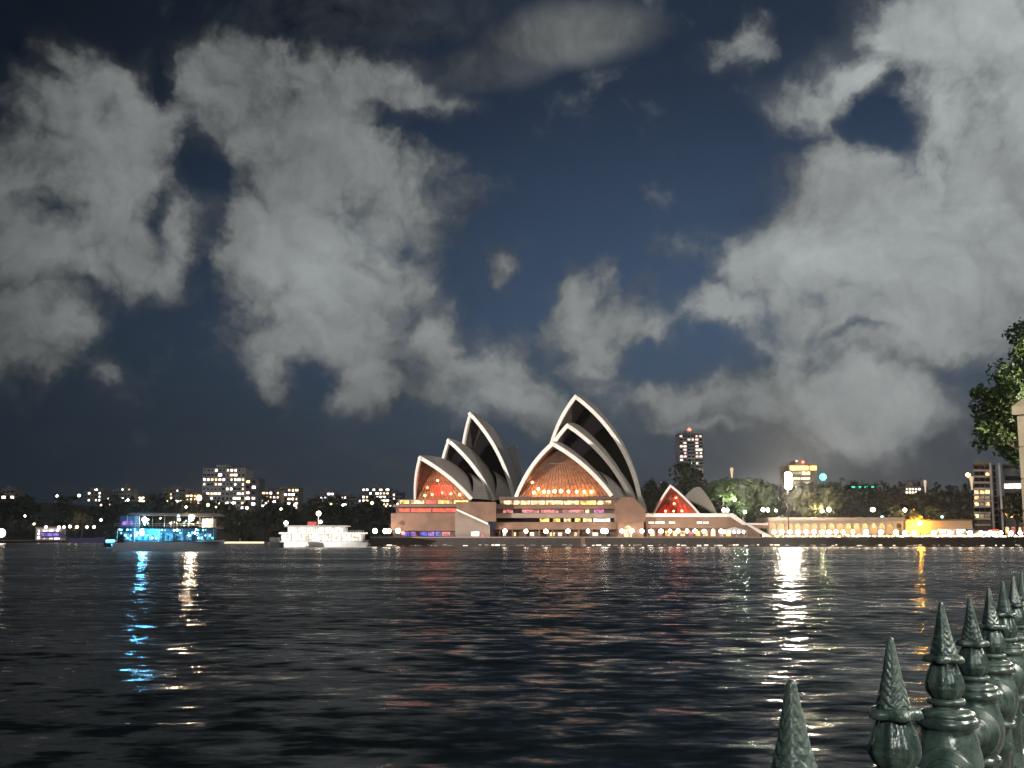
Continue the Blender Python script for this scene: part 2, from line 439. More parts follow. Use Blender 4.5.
class MB:
    def __init__(self): self.v = []; self.f = []

    def add(self, vs, fs):
        k = len(self.v); self.v.extend(Vector(v) for v in vs); self.f.extend(tuple(i + k for i in f) for f in fs); return self

    def box(self, x0, x1, y0, y1, z0, z1):
        return self.add([(x0, y0, z0), (x1, y0, z0), (x1, y1, z0), (x0, y1, z0), (x0, y0, z1), (x1, y0, z1), (x1, y1, z1), (x0, y1, z1)],
                        [(3, 2, 1, 0), (4, 5, 6, 7), (0, 1, 5, 4), (1, 2, 6, 5), (2, 3, 7, 6), (3, 0, 4, 7)])

    def prism_y(self, poly, y0, y1):          # poly of (x, z), seen from -Y
        n = len(poly)
        vs = [(x, y0, z) for x, z in poly] + [(x, y1, z) for x, z in poly]
        fs = [tuple(range(n)), tuple(range(2 * n - 1, n - 1, -1))] + [(i, i + n, (i + 1) % n + n, (i + 1) % n) for i in range(n)]
        return self.add(vs, fs)

    def prism_z(self, poly, z0, z1):          # poly of (x, y)
        n = len(poly)
        vs = [(x, y, z0) for x, y in poly] + [(x, y, z1) for x, y in poly]
        fs = [tuple(range(n - 1, -1, -1)), tuple(range(n, 2 * n))] + [(i, (i + 1) % n, (i + 1) % n + n, i + n) for i in range(n)]
        return self.add(vs, fs)

    def tube(self, p0, p1, r0, r1=None, n=10):
        p0, p1 = Vector(p0), Vector(p1); r1 = r0 if r1 is None else r1
        d = (p1 - p0).normalized(); a = d.orthogonal().normalized(); c = d.cross(a)
        vs = []
        for p, r in ((p0, r0), (p1, r1)):
            vs += [p + (a * math.cos(2 * PI * i / n) + c * math.sin(2 * PI * i / n)) * r for i in range(n)]
        fs = [(i, (i + 1) % n, (i + 1) % n + n, i + n) for i in range(n)] + [tuple(range(n - 1, -1, -1)), tuple(range(n, 2 * n))]
        return self.add(vs, fs)

    def lathe(self, prof, loc=(0, 0, 0), n=16, mod=None):     # prof (r, z) bottom to top
        L = Vector(loc); vs = []; fs = []
        for j, (r, z) in enumerate(prof):
            for i in range(n):
                ph = 2 * PI * i / n; rr = r * (mod(ph, z, j) if mod else 1)
                vs.append(L + Vector((rr * math.cos(ph), rr * math.sin(ph), z)))
        for j in range(len(prof) - 1):
            for i in range(n):
                fs.append((j * n + i, j * n + (i + 1) % n, (j + 1) * n + (i + 1) % n, (j + 1) * n + i))
        fs.append(tuple(range(n - 1, -1, -1))); fs.append(tuple((len(prof) - 1) * n + i for i in range(n)))
        return self.add(vs, fs)

    def ball(self, c, r, n=10, m=6, sz=1.0):
        prof = [(r * math.sin(PI * j / m) + 1e-4, -r * sz * math.cos(PI * j / m)) for j in range(m + 1)]
        return self.lathe(prof, c, n)

    def grid(self, rows, flip=False):
        nv_ = len(rows[0]); vs = [p for r in rows for p in r]; fs = []
        for i in range(len(rows) - 1):
            for j in range(nv_ - 1):
                q = (i * nv_ + j, i * nv_ + j + 1, (i + 1) * nv_ + j + 1, (i + 1) * nv_ + j)
                fs.append(q[::-1] if flip else q)
        return self.add(vs, fs)

    def build(self, name, m, parent=None, smooth=False, bevel=0):
        org = root_org(parent) if parent else Vector((0, 0, 0))
        me = bpy.data.meshes.new(name)
        me.from_pydata([v - org for v in self.v], [], self.f); me.materials.append(m)
        if smooth:
            for p in me.polygons: p.use_smooth = True
        o = bpy.data.objects.new(name, me); COL.objects.link(o)
        if parent: o.parent = parent
        ORG[o.name] = org
        if bevel:
            bv = o.modifiers.new('bevel', 'BEVEL'); bv.width = bevel; bv.segments = 2
        return o


def copy_tree(o, loc, label=None, group=None):
    c = o.copy(); COL.objects.link(c); c.location = loc; ORG[c.name] = Vector(loc)
    if label: c['label'] = label
    if group: c['group'] = group
    for ch in o.children:
        k = ch.copy(); COL.objects.link(k); k.parent = c
        for g in ch.children:
            q = g.copy(); COL.objects.link(q); q.parent = k
    return c


ORD = ['first', 'second', 'third', 'fourth', 'fifth', 'sixth', 'seventh', 'eighth', 'ninth', 'tenth', 'eleventh', 'twelfth', 'thirteenth',
       'fourteenth', 'fifteenth', 'sixteenth', 'seventeenth', 'eighteenth', 'nineteenth', 'twentieth']

# ------------------------------------------------------------------ setting: water, quay, land
tag(MB().add([(-2600, -260, 0), (2600, -260, 0), (2600, 2400, 0), (-2600, 2400, 0)], [(0, 1, 2, 3)]).build('water', water_m), kind='structure')

QZ = 3.75
XL = P(372, 540, 440).x
quay = MB().prism_z([(XL, 440.4), (700, 440.4), (700, 1600), (60, 1600), (40, 700), (XL, 640)], -3, QZ).build('quay', asphalt)
tag(quay, kind='structure')
sw = thing('sea_wall', 'long dark stone sea wall rising from the water below the shell-roofed halls', 'wall', (0, 440, 0))
MB().box(XL - .4, 600, 439.6, 440.4, -3, QZ - .35).build('wall', dark_stone, sw)
MB().box(XL - .6, 600, 439.2, 440.9, QZ - .35, QZ + .12).build('coping', concrete, sw)
x0 = P(583, 540, 440).x
MB().box(x0 - .8, x0 + .8, 439.3, 439.6, 0.1, QZ - .36).build('ladder_recess', granite, sw)
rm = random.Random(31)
mk = [emit('reflection_dash', (1, .84, .68), 1.8), emit('reflection_dash_dim', (1, .80, .66), .5), emit('reflection_dash_faint', (1, .78, .66), .2)]  # glowing dashes stand for the globe lamps' reflections along the waterline
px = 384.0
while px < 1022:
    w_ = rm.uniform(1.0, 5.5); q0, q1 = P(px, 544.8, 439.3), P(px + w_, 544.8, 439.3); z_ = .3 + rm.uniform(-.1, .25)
    MB().box(q0.x, q1.x, 439.2, 439.55, z_, z_ + rm.uniform(.2, .5)).build('reflection_dash', rm.choices(mk, (5, 2, 2) if px > 590 else (2, 3, 4))[0], sw)
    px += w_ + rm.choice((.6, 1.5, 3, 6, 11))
rl = MB()
x = XL
while x < 420:
    rl.tube((x, 440.9, QZ + .12), (x, 440.9, QZ + 1.1), .035, n=5); x += 3.0
for h in (.6, 1.1): rl.tube((XL, 440.9, QZ + h), (420, 440.9, QZ + h), .03, n=5)
rl.build('railing', dark_metal, sw)

# ------------------------------------------------------------------ shell-roofed halls
RS = 75.0
Zv = Vector((0, 0, 1))


def sphere_center(A, Fp, R, outdir):
    a, b2 = Fp - A, R - A
    n = a.cross(b2); l2 = n.length_squared
    cc = A + (b2.cross(n) * -1 * a.length_squared + a.cross(n) * -1 * -1 * 0) * 0 if False else A + ((n.cross(a)) * b2.length_squared + (b2.cross(n)) * a.length_squared) / (2 * l2)
    rc = (cc - A).length; n.normalize()
    if n.dot(outdir) < 0: n = -n
    r = max(RS, rc * 1.02)
    return cc - n * math.sqrt(r * r - rc * rc), r


def slerp(c, p, q, t):
    u, v = p - c, q - c; r = u.length
    u, v = u.normalized(), v.normalized(); w = math.acos(max(-1, min(1, u.dot(v))))
    return c + (u * math.sin((1 - t) * w) + v * math.sin(t * w)) / math.sin(w) * r


class Shell:
    """One pair of spherical half-shells: ribs fan out from each foot to the ridge."""

    def __init__(self, C0, a, s, back, w, foot_z, apex_z, over, ridge_back, ridge_z, sgn=1, nu=14, nv=22):
        self.a, self.s = a, s
        base = C0 - a * back
        self.base = Vector((base.x, base.y, foot_z))
        A = self.base + a * over * sgn; A.z = apex_z
        R = self.base - a * ridge_back * sgn; R.z = ridge_z
        self.A, self.R = A, R
        self.ribs = {}
        self.cen = {}
        for side in (1, -1):
            Fp = self.base + s * w * side
            c, r = sphere_center(A, Fp, R, s * side * .7 + Zv)
            # ridge: circle where the sphere meets the mid-plane
            cp = c - s * (c - A).dot(s); rr = (A - cp).length
            ridge = [slerp(cp, A, R, i / nu) for i in range(nu + 1)]
            self.ribs[side] = [[slerp(c, Fp, q, j / nv) for j in range(nv + 1)] for q in ridge]
            self.cen[side] = c
        self.feet = {k: self.base + s * w * k for k in (1, -1)}

    def inner(self, side, i, th):
        c = self.cen[side]
        return [c + (p - c) * (1 - th / (p - c).length) for p in self.ribs[side][i]]

    def build(self, parent, name='shell', rim=1.65, rimd=.9, th=.7, rim_mat=None):
        for side in (1, -1):
            ribs = self.ribs[side]
            o = MB().grid(ribs, flip=(side < 0)).build(name, shell_m, parent, True)
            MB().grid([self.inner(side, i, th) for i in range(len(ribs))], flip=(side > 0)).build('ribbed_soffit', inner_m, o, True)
            # rim: a concrete edge beam along the mouth
            o0 = ribs[0]; i0 = self.inner(side, 0, rim)
            fw = (o0[len(o0) // 2] - ribs[1][len(o0) // 2]).normalized() * .25
            b0 = [p + (q - p).normalized() * min(rimd, (q - p).length) for p, q in zip(i0, self.inner(side, 1, rim))]
            rows = [[p + fw for p in o0], [p + fw for p in i0], b0]
            rows = [[p - fw * .8 - Vector((0, 0, 0)) for p in [q + (q - self.cen[side]).normalized() * .12 for q in ribs[0]]]] + rows
            MB().grid(rows, flip=(side < 0)).build('rim', rim_m, o, False)

    def fill(self, i, m=12, bulge=0.0, jmax=None, th=1.0, shift=0.0):
        """Surface spanning between the two halves at rib i; bulge pushes its foot outwards."""
        Lr, Rr = self.inner(-1, i, th), self.inner(1, i, th); rows = []
        nj = len(Lr) if jmax is None else jmax
        for j in range(nj):
            k = 1 - j / (len(Lr) - 1)
            rows.append([Lr[j].lerp(Rr[j], q / m) + self.a * (bulge * k * k * (1 - (2 * q / m - 1) ** 2) + shift) for q in range(m + 1)])
        return rows


def side_shell(parent, s0, s1, dz=0.0):
    """Low infill shell between two neighbouring shells, springing from the ground between their feet."""
    for side in (1, -1):
        f0, f1 = s0.feet[side], s1.feet[side]
        top = s0.R.copy()
        rows = []
        for i in range(9):
            q = f0.lerp(f1, i / 8) if i else f0
            q = q - s0.s * side * 1.2
            row = []
            for j in range(11):
                t_ = j / 10
                p = q.lerp(top, t_); bow = 4 * t_ * (1 - t_)
                row.append(p + s0.s * side * bow * 3.0 + Zv * bow * 2.2)
            rows.append(row)
        MB().grid(rows, flip=(side < 0)).build('side_shell', shell_m, parent, True)


def axis(deg):
    th = math.radians(deg)
    return Vector((-math.sin(th), -math.cos(th), 0)), Vector((math.cos(th), -math.sin(th), 0))


def ground(px, Y): q = P(px, 500, Y); return Vector((q.x, Y, 0))


def glass_front(hall, sh, i, bulge, nm, wall_i, wall_m, th=1.6):
    rows = sh.fill(i, m=nm, bulge=bulge, th=th)
    gw = MB().grid(rows).build('glass_wall', glass_m, hall)
    mu = MB()
    for q in range(0, nm + 1):
        for j in range(len(rows) - 2):
            if (rows[j][0] - rows[j][-1]).length < 3: break
            mu.tube(rows[j][q], rows[j + 1][q], .15, n=4)
    for j in (5, 9, 13):
        for q in range(nm): mu.tube(rows[j][q], rows[j][q + 1], .12, n=4)
    mu.build('mullion', bronze, gw)
    MB().grid(sh.fill(wall_i, m=8, th=.9)).build('foyer_wall', wall_m, hall)


# western (nearer, larger) hall
aC, sC = axis(22.5)
C0 = ground(563, 476)
west = thing('concert_hall', 'largest shell-roofed hall, its amber glass front nearest the water, three tall white-rimmed arches nested behind', 'concert hall', (C0.x, C0.y, 20.5))
w1 = Shell(C0, aC, sC, 0, 22.6, 21.4, 43.8, 13.0, 26, 36)
w2 = Shell(C0, aC, sC, 26, 24.5, 18.0, 53.4, 20.0, 24, 44)
w3 = Shell(C0, aC, sC, 42, 23.5, 17.0, 67.5, 25.0, 34, 38)
w4 = Shell(C0, aC, sC, 62, 20, 16.0, 44, 14.0, 22, 34, sgn=-1)
for q in (w1, w2, w3, w4): q.build(west)
side_shell(west, w1, w2); side_shell(west, w2, w3)
for q, i in ((w2, 4), (w3, 4)): MB().grid(q.fill(i)).build('louvre_wall', louvre_m, west)
MB().grid(w4.fill(2)).build('glass_wall', glass_d, west)
glass_front(west, w1, 2, 7.0, 22, 7, wood_m)

# eastern hall
aJ, sJ = axis(34.5)
J0 = ground(443, 499)
east = thing('concert_hall', 'smaller eastern shell-roofed hall with a red-lit lounge behind its glass front', 'concert hall', (J0.x, J0.y, 20.5))
e1 = Shell(J0, aJ, sJ, 0, 16.8, 20.8, 39.4, 17.0, 16, 34)
e2 = Shell(J0, aJ, sJ, 17, 17.0, 20.5, 48.6, 13.5, 19, 36)
e3 = Shell(J0, aJ, sJ, 35, 15.8, 21.0, 62.4, 15.0, 27, 30)
e4 = Shell(J0, aJ, sJ, 46, 12, 20, 49, 12, 14, 36, sgn=-1)
for q in (e1, e2, e3, e4): q.build(east)
side_shell(east, e1, e2); side_shell(east, e2, e3)
for q, i in ((e2, 3), (e3, 3)): MB().grid(q.fill(i)).build('louvre_wall', louvre_m, east)
MB().grid(e4.fill(2)).build('glass_wall', glass_d, east)
glass_front(east, e1, 2, 3.0, 16, 6, wood_m)

# small restaurant shells at the right
aB, sB = axis(24)
B0 = ground(676, 462)
rest = thing('restaurant_pavilion', 'small shell-roofed restaurant glowing red on the right end of the podium', 'pavilion', (B0.x, B0.y, 13))
b1 = Shell(B0, aB, sB, 0, 10.2, 13.2, 25.2, 8.0, 14, 17.5)
b2 = Shell(B0 + sB * 3.0, aB, sB, 16, 10.5, 13.2, 25.6, 13, 13, 20.0, sgn=-1)
b1.build(rest, rim=.8, rimd=.5); b2.build(rest, rim=.8, rimd=.5)
MB().grid(b2.fill(2)).build('glass_wall', glass_d, rest)
glass_front(rest, b1, 2, 1.5, 8, 5, mat('red_lit_timber', (.6, .10, .05), .6, vary=.5, vscale=.5), th=.9)  # red lamplight is also put into the timber's base colour


def bulb(parent, loc, r, m, name='lamp'):
    return MB().ball(loc, r, 8, 6).build(name, m, parent, True)


foy_w = emit('foyer_lamp_amber', (1, .46, .22), 44)
foy_y = emit('foyer_lamp_yellow', (1, .62, .24), 22)
foy_r = emit('foyer_lamp_red', (1, .10, .04), 40)
for (q, b_, z, r) in ((-13, 1, 23.0, .6), (-8, 2, 23.2, .7), (-2, 5, 23.2, .8), (1, 5, 23.2, .8), (7, 2, 23.0, .6), (13, 0, 23.0, .6), (-15, -2, 27.5, .5), (14, -3, 28.5, .5), (-5, 4, 23, .6), (4, 4, 23, .6), (10, 1, 23, .6), (-11, 1, 24.5, .6), (-4, -4, 30, .5), (5, -4, 30.5, .5),
                      (-9, -5, 32.5, .45), (9, -5, 33, .45), (11, -4.5, 31, .45), (0, -7, 37.5, .45)):
    p = C0 + sC * q + aC * b_; bulb(west, (p.x, p.y, z), r, foy_w if abs(q) > 3 else foy_y)
for (q, b_, z, m) in ((-8, 3, 22.5, foy_y), (-3, 4, 22.8, foy_r), (2, 3, 23.5, foy_r), (6, 2, 23, foy_y), (10, 1, 22.5, foy_y), (11, -1, 26.5, foy_y), (-6, 4, 26, foy_r), (0, 4, 29, foy_w)):
    p = J0 + sJ * q + aJ * b_; bulb(east, (p.x, p.y, z), .5, m)
# glowing sheet that stands for the red-lit lounge of the eastern hall
p0, p1 = J0 - sJ * 6 + aJ * 1.0, J0 + sJ * 6 + aJ * 1.0
lb = MB(); lb.grid([[Vector((p.x, p.y, z)) for p in (p0, p0.lerp(p1, .5) + aJ * 1.5, p1)] for z in (22.4, 27.0)]); lb.build('lounge_glow', emit('red_glow', (1, .07, .035), 2.4, .4, .5), east)
for (q, b_, z) in ((-4, 2, 14.5), (3, 2, 14.5), (0, 3, 17.5), (0, 0, 20)):
    p = B0 + sB * q + aB * b_; bulb(rest, (p.x, p.y, z), .40, emit('restaurant_lamp_red', (1, .09, .04), 80))
p = B0 + aB * 4; bulb(rest, (p.x, p.y, 14.4), .3, foy_y)

# ------------------------------------------------------------------ podium
YF = 452.0
pod = thing('podium', 'broad pink granite podium of stacked terraces carrying the white shell-roofed halls', 'podium', (P(560, 540, YF).x, YF, QZ))


def pb(name, px0, px1, py0, py1, yf, depth, m, bevel=0):
    xa, za = XZ(px0, py0, yf); xb, zb = XZ(px1, py1, yf)
    return MB().box(xa, xb, yf, yf + depth, zb, za).build(name, m, pod, bevel=bevel)


def pwin(px0, px1, py0, py1, yf, m, name='window', parent=None):
    xa, za = XZ(px0, py0, yf); xb, zb = XZ(px1, py1, yf)
    return MB().box(xa, xb, yf - .06, yf + .25, zb, za).build(name, m, parent or pod)


def zcut(py, yf): return P(512, py, yf).z


# left block
base_py = 537.2
lw = pb('wall', 391, 458, 513, 531, 450, 100, granite, .1)
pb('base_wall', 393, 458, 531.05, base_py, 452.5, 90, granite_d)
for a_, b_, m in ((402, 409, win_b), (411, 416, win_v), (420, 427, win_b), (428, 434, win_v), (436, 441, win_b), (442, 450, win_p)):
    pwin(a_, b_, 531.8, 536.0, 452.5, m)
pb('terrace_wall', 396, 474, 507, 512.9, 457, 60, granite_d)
for a_, b_, m in ((399, 410, win_r), (411.5, 431, win_r), (432.5, 456, win_r)):
    pwin(a_, b_, 508.6, 512.0, 457, m)
pb('terrace_slab', 393, 476, 504.6, 507, 454, 70, granite)
pb('foyer_wall', 398, 470, 499.5, 504.5, 460, 50, brown_wall)
for a_, b_, m in ((400, 409, win_y), (411, 424, win_w), (426, 436, win_r), (438, 452, win_y), (454, 468, win_y)):
    pwin(a_, b_, 500.4, 503.6, 460, m)
# stair tower between the halls
xs = [(455, 502), (496, 502), (496, 521.5), (488, 521.5), (488, 524.5), (457, 510)]
MB().prism_y([XZ(a_, b_, 445) for a_, b_ in xs][::-1], 445, 470).build('stair_tower', granite, pod)
xs = [(455.2, 510.2), (457, 510.2), (488, 524.7), (490, 524.7), (490, 537), (455.2, 537)]
MB().prism_y([XZ(a_, b_, 447.5) for a_, b_ in xs][::-1], 447.5, 470).build('stair_wall', concrete, pod)
xs = [(456.6, 508.6), (488.2, 522.9), (488.2, 525), (456.6, 510.6)]
MB().prism_y([XZ(a_, b_, 444.4) for a_, b_ in xs][::-1], 444.4, 445.6).build('stair_handrail', rim_m, pod)
pwin(471, 479, 531.5, 536, 447.5, win_n, 'doorway'); pwin(481, 484, 532, 536.5, 447.5, win_p, 'doorway')
# middle: stacked galleries
pb('foyer_gallery', 500, 617, 499.6, 505, 459, 40, brown_wall)
for a_, b_ in ((504, 512), (513, 530), (531, 545), (546, 563), (564, 579), (580, 596), (597, 611)):
    pwin(a_, b_, 500.8, 504.4, 459, win_y if (a_ % 3) else win_w)
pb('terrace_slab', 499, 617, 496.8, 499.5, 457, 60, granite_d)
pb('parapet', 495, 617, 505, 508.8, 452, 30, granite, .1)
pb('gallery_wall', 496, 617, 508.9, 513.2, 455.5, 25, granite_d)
for a_, b_, m in ((503, 513, win_p), (522, 539, win_p), (541, 558.5, win_p), (562.5, 584, win_p), (585.5, 589, win_w), (594, 604, win_m)):
    pwin(a_, b_, 509.6, 512.8, 455.5, m)
pb('ledge', 495, 617, 513.2, 518, 451, 30, concrete, .1)
pb('gallery_wall', 496, 617, 518.05, 522, 455.5, 25, louvre_m)
for a_, b_, m in ((540, 549, win_y), (553, 560, win_y), (564, 571, win_w), (575, 581, win_y), (583, 592, win_w), (593.5, 610, win_n)):
    pwin(a_, b_, 518.6, 521.7, 455.5, m)
pb('parapet', 495, 617, 522.05, 529.6, 451, 30, granite, .1)
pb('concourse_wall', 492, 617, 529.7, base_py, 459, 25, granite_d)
for k in range(9):
    a_ = 499 + k * 13.2; pb('column', a_, a_ + 1.3, 529.65, base_py, 452.6, .9, granite)
for k, (a_, b_) in enumerate(((503, 506), (514, 516), (530, 534), (550, 555), (558, 562), (574, 577), (592, 598))):
    pwin(a_, b_, 532.5, 536, 459, win_w if k % 2 else win_n)
# right pedestal
xs = [(616, 503), (622, 497), (633, 497), (645.5, 509.5), (645.5, 522), (616, 522)]
MB().prism_y([XZ(a_, b_, 446) for a_, b_ in xs][::-1], 446, 475).build('pedestal', granite, pod, bevel=.1)
pb('pedestal_base', 618, 644, 522.05, base_py, 447.5, 25, granite, .1)
MB().prism_y([XZ(a_, b_, 447.3) for a_, b_ in ((624, 529), (625.5, 526.5), (628, 525.5), (630.5, 526.5), (632, 529), (632, 537), (624, 537))][::-1], 447.2, 447.6).build('archway', win_w, pod)
# right wing
pb('wall', 645.6, 737, 517, 528, 450, 60, granite, .1)
pb('parapet', 645.6, 730, 513.4, 516.9, 449.4, 2.5, rim_m, .05)
pb('roof_terrace', 645.6, 737, 514.5, 516.95, 452.5, 57, concrete)
for a_, b_ in ((648.5, 654), (655, 659.5), (660.5, 664.5), (669, 675), (697, 702), (703, 708.5)):
    pwin(a_, b_, 521.6, 523.6, 450, win_n)
pb('concourse_wall', 645.6, 760, 528.05, base_py, 456, 20, granite)
for k in range(11):
    a_ = 650 + k * 7.6
    pwin(a_, a_ + 4.6, 531, 536, 456, (win_w, win_p, win_y, win_w)[k % 4], 'shopfront')
for k in range(12):
    a_ = 647 + k * 7.6; pb('column', a_, a_ + 1.0, 528.02, base_py, 451, .8, granite)
xs = [(730, 513.4), (733, 513.4), (746, 523), (768, 523), (768, 525), (743, 525), (730, 516.5)]
MB().prism_y([XZ(a_, b_, 448.2) for a_, b_ in xs][::-1], 448.2, 449.2).build('stair_parapet', rim_m, pod)
xs = [(737, 518), (744, 525), (768, 525), (768, 528), (737, 528)]
MB().prism_y([XZ(a_, b_, 449.6) for a_, b_ in xs][::-1], 449.6, 470).build('stair', granite, pod)
xs = [(746, 524.5), (750, 524.5), (772, 536.5), (772, 538), (768, 538)]
MB().prism_y([XZ(a_, b_, 446.5) for a_, b_ in xs][::-1], 446.5, 447.3).build('stair_parapet', rim_m, pod)

# ------------------------------------------------------------------ quay colonnade running right from the podium
cn = thing('colonnade', 'low warm-lit arcade under the raised walkway right of the podium stairs', 'arcade', (P(850, 540, 458).x, 458, QZ))


def cb_(name, px0, px1, py0, py1, yf, depth, m, parent=cn, bevel=0):
    xa, za = XZ(px0, py0, yf); xb, zb = XZ(px1, py1, yf)
    return MB().box(xa, xb, yf, yf + depth, zb, za).build(name, m, parent, bevel=bevel)


cb_('deck', 768, 905, 517.4, 521, 455, 22, concrete, bevel=.1)
cb_('back_wall', 768, 905, 521.05, 538.3, 466, 3, sandstone)
arc = MB()
for k in range(16):
    a_, b_ = 769 + k * 8.4, 769 + k * 8.4 + 8.4
    pts = [(a_, 521.05), (b_, 521.05), (b_, 538.3), (b_ - .9, 538.3), (b_ - .9, 526.5)]
    for j in range(7):
        th = PI * j / 6; pts.append(((a_ + b_) / 2 + 3.3 * math.cos(th), 526.5 - 3.4 * math.sin(th)))
    pts += [(a_ + .9, 526.5), (a_ + .9, 538.3), (a_, 538.3)]
    arc.prism_y([XZ(u, v, 456) for u, v in pts][::-1], 456, 457.2)
arc.build('arcade_wall', pale_wall, cn)
for k in range(16):
    q = P(773.2 + k * 8.4, 521.9, 462); bulb(cn, q, .42, emit('arcade_lamp', (1, .62, .30), 170))
rl = MB()
xa, za = XZ(768, 517.4, 455); xb, _ = XZ(905, 517.4, 455)
x = xa
while x < xb: rl.tube((x, 455.3, za), (x, 455.3, za + 1.1), .05, n=4); x += 2.2
rl.tube((xa, 455.3, za + 1.1), (xb, 455.3, za + 1.1), .06, n=4)
rl.build('railing', dark_metal, cn)

# thin haze over the harbour, added for halos round the lamps
hm = bpy.data.materials.new('added_harbour_haze'); hm.use_nodes = True
nt = hm.node_tree; nt.nodes.remove(nt.nodes['Principled BSDF'])
pv = nt.nodes.new('ShaderNodeVolumePrincipled'); pv.inputs['Color'].default_value = (.9, .92, .95, 1); pv.inputs['Density'].default_value = .00009; pv.inputs['Anisotropy'].default_value = .9
nt.links.new(pv.outputs[0], nt.nodes['Material Output'].inputs['Volume'])
tag(MB().box(-2700, 2700, -320, 2500, -4, 118).build('added_haze', hm), kind='stuff')

# ------------------------------------------------------------------ lamps
def lamp_proto(name, label, cat, height, r, m, group):
    t_ = thing(name, label, cat, (0, 0, 0), group)
    MB().lathe([(.16, 0), (.16, .25), (.07, .35), (.055, height - r - .12), (.12, height - r - .05), (.12, height - r + .04)], n=8).build('post', dark_metal, t_, True)
    MB().ball((0, 0, height), r, 12, 8).build('globe', m, t_, True)
    return t_


def lamp_row(spots, Y, base_z, r, m, label_fn, group, name='globe_lamp'):
    """Globe lamps at photo columns; every lamp a copy of the first with its own label."""
    made = []
    for k, (px, py) in enumerate(spots):
        q = P(px, py, Y); lab = label_fn(k)
        t_ = lamp_proto(name, lab, 'lamp', q.z - base_z, r, m, group) if not made else None
        if t_ is None:
            # same pole, cut to the same height
            t_ = copy_tree(made[0], (q.x, Y, base_z), lab, group)
            k_ = random.uniform(.80, 1.22); t_.scale = (k_, k_, random.uniform(.96, 1.04))
        else:
            t_.location = (q.x, Y, base_z)
        made.append(t_)
    return made


lamp_row([(505, 531), (526, 531), (546, 531), (568, 531), (588, 531)], 443.5, QZ, .80, lamp_w,
         lambda k: f'{ORD[k]} globe lamp from the left before the concourse under the amber glass front', 'globe lamps along the podium front')
lamp_row([(375, 531), (385, 531), (389, 531), (398, 531)], 443.5, QZ, .95, lamp_w,
         lambda k: f'{ORD[k]} white globe lamp from the left at the quay corner left of the podium', 'globe lamps at the quay corner')
lamp_row([(603, 531), (606, 530.5)], 443.5, QZ, .95, lamp_b,
         lambda k: ('left' if k == 0 else 'right') + ' half of the big double globe lamp left of the granite pedestal', 'double globe lamp')
lamp_row([(622, 531), (632, 531), (642, 531), (651, 531), (661, 531), (670, 531), (678, 531), (687, 531), (695, 531), (704, 531), (713, 531), (721, 531)],
         443.5, QZ, .78, lamp_w, lambda k: f'{ORD[k]} globe lamp from the granite pedestal, on the quay below the red-lit restaurant', 'globe lamps below the restaurant')
lamp_row([(774, 532), (782, 532), (790, 532), (798, 532), (806, 532), (814, 532), (822, 532), (829, 532), (836, 532), (843, 532), (853, 532.5), (866, 532.5), (881, 533), (896, 533)],
         444.5, QZ, .78, lamp_w, lambda k: f'{ORD[k]} white globe lamp from the left before the warm-lit arcade', 'globe lamps before the arcade')
lamp_row([(905, 533), (914, 533), (934, 533), (950, 532), (959, 532), (970, 532), (981, 532), (990, 533), (1001, 533), (1011, 532), (1020, 532)],
         446, QZ, .85, lamp_w, lambda k: f'{ORD[k]} white globe lamp from the orange lamp going right along the quay', 'globe lamps on the right quay')
UZ = P(800, 517.4, 457).z
lamp_row([(724, 510), (727.5, 516), (763, 512), (768, 516.5), (829, 514), (873, 514), (905, 512)], 458, UZ - 1.2, .80, lamp_w,
         lambda k: f'{ORD[k]} globe lamp from the left on a pole above the raised walkway', 'globe lamps on the raised walkway')
lamp_row([(882, 517), (942, 516)], 459, UZ - 2, .55, lamp_c, lambda k: ('left' if k == 0 else 'right') + ' cyan globe lamp above the raised walkway near the orange lamp', 'cyan lamps')

# small footlights low on the right quay edge
fl = thing('footlight', 'first low quay-edge light right of the arcade steps', 'light', (0, 0, 0), 'low lights along the quay edge')
MB().lathe([(.12, 0), (.12, .3)], n=8).build('post', dark_metal, fl)
MB().ball((0, 0, .5), .3, 8, 6).build('lens', lamp_w, fl, True)
for k, px in enumerate((858, 868, 880, 893, 908, 922, 933, 946, 960, 972, 987, 1002, 1016)):
    q = P(px, 540, 441.8)
    o = fl if k == 0 else copy_tree(fl, (0, 0, 0))
    o.location = (q.x, 441.8, QZ); o['label'] = f'{ORD[k]} low light from the left along the right-hand quay edge'

fs = thing('festoon', 'string of small warm bulbs slung low along the quay right of the stairs', 'string lights', (P(880, 536, 447).x, 447, QZ))
fr2 = random.Random(21)
bulb_m = [emit('festoon_warm', (1, .70, .38), 16), emit('festoon_white', (1, .92, .85), 16), emit('festoon_orange', (1, .45, .16), 12), emit('festoon_pink', (1, .65, .8), 12)]
wire = MB(); prev = None
for k in range(96):
    px = 764 + k * 2.72 + fr2.uniform(-.8, .8); q = P(px, 535.2 + 1.1 * abs(math.sin(k * .52)) + fr2.uniform(-.5, .9), 447)
    MB().ball(q, fr2.choice((.22, .28, .38)), 8, 5).build('bulb', fr2.choices(bulb_m, (5, 3, 3, 1))[0], fs, True)
    if prev: wire.tube(prev, q, .02, n=3)
    if k % 12 == 0: wire.tube((q.x, 447, QZ), q, .04, n=5)
    prev = q
wire.build('wire', dark_metal, fs)

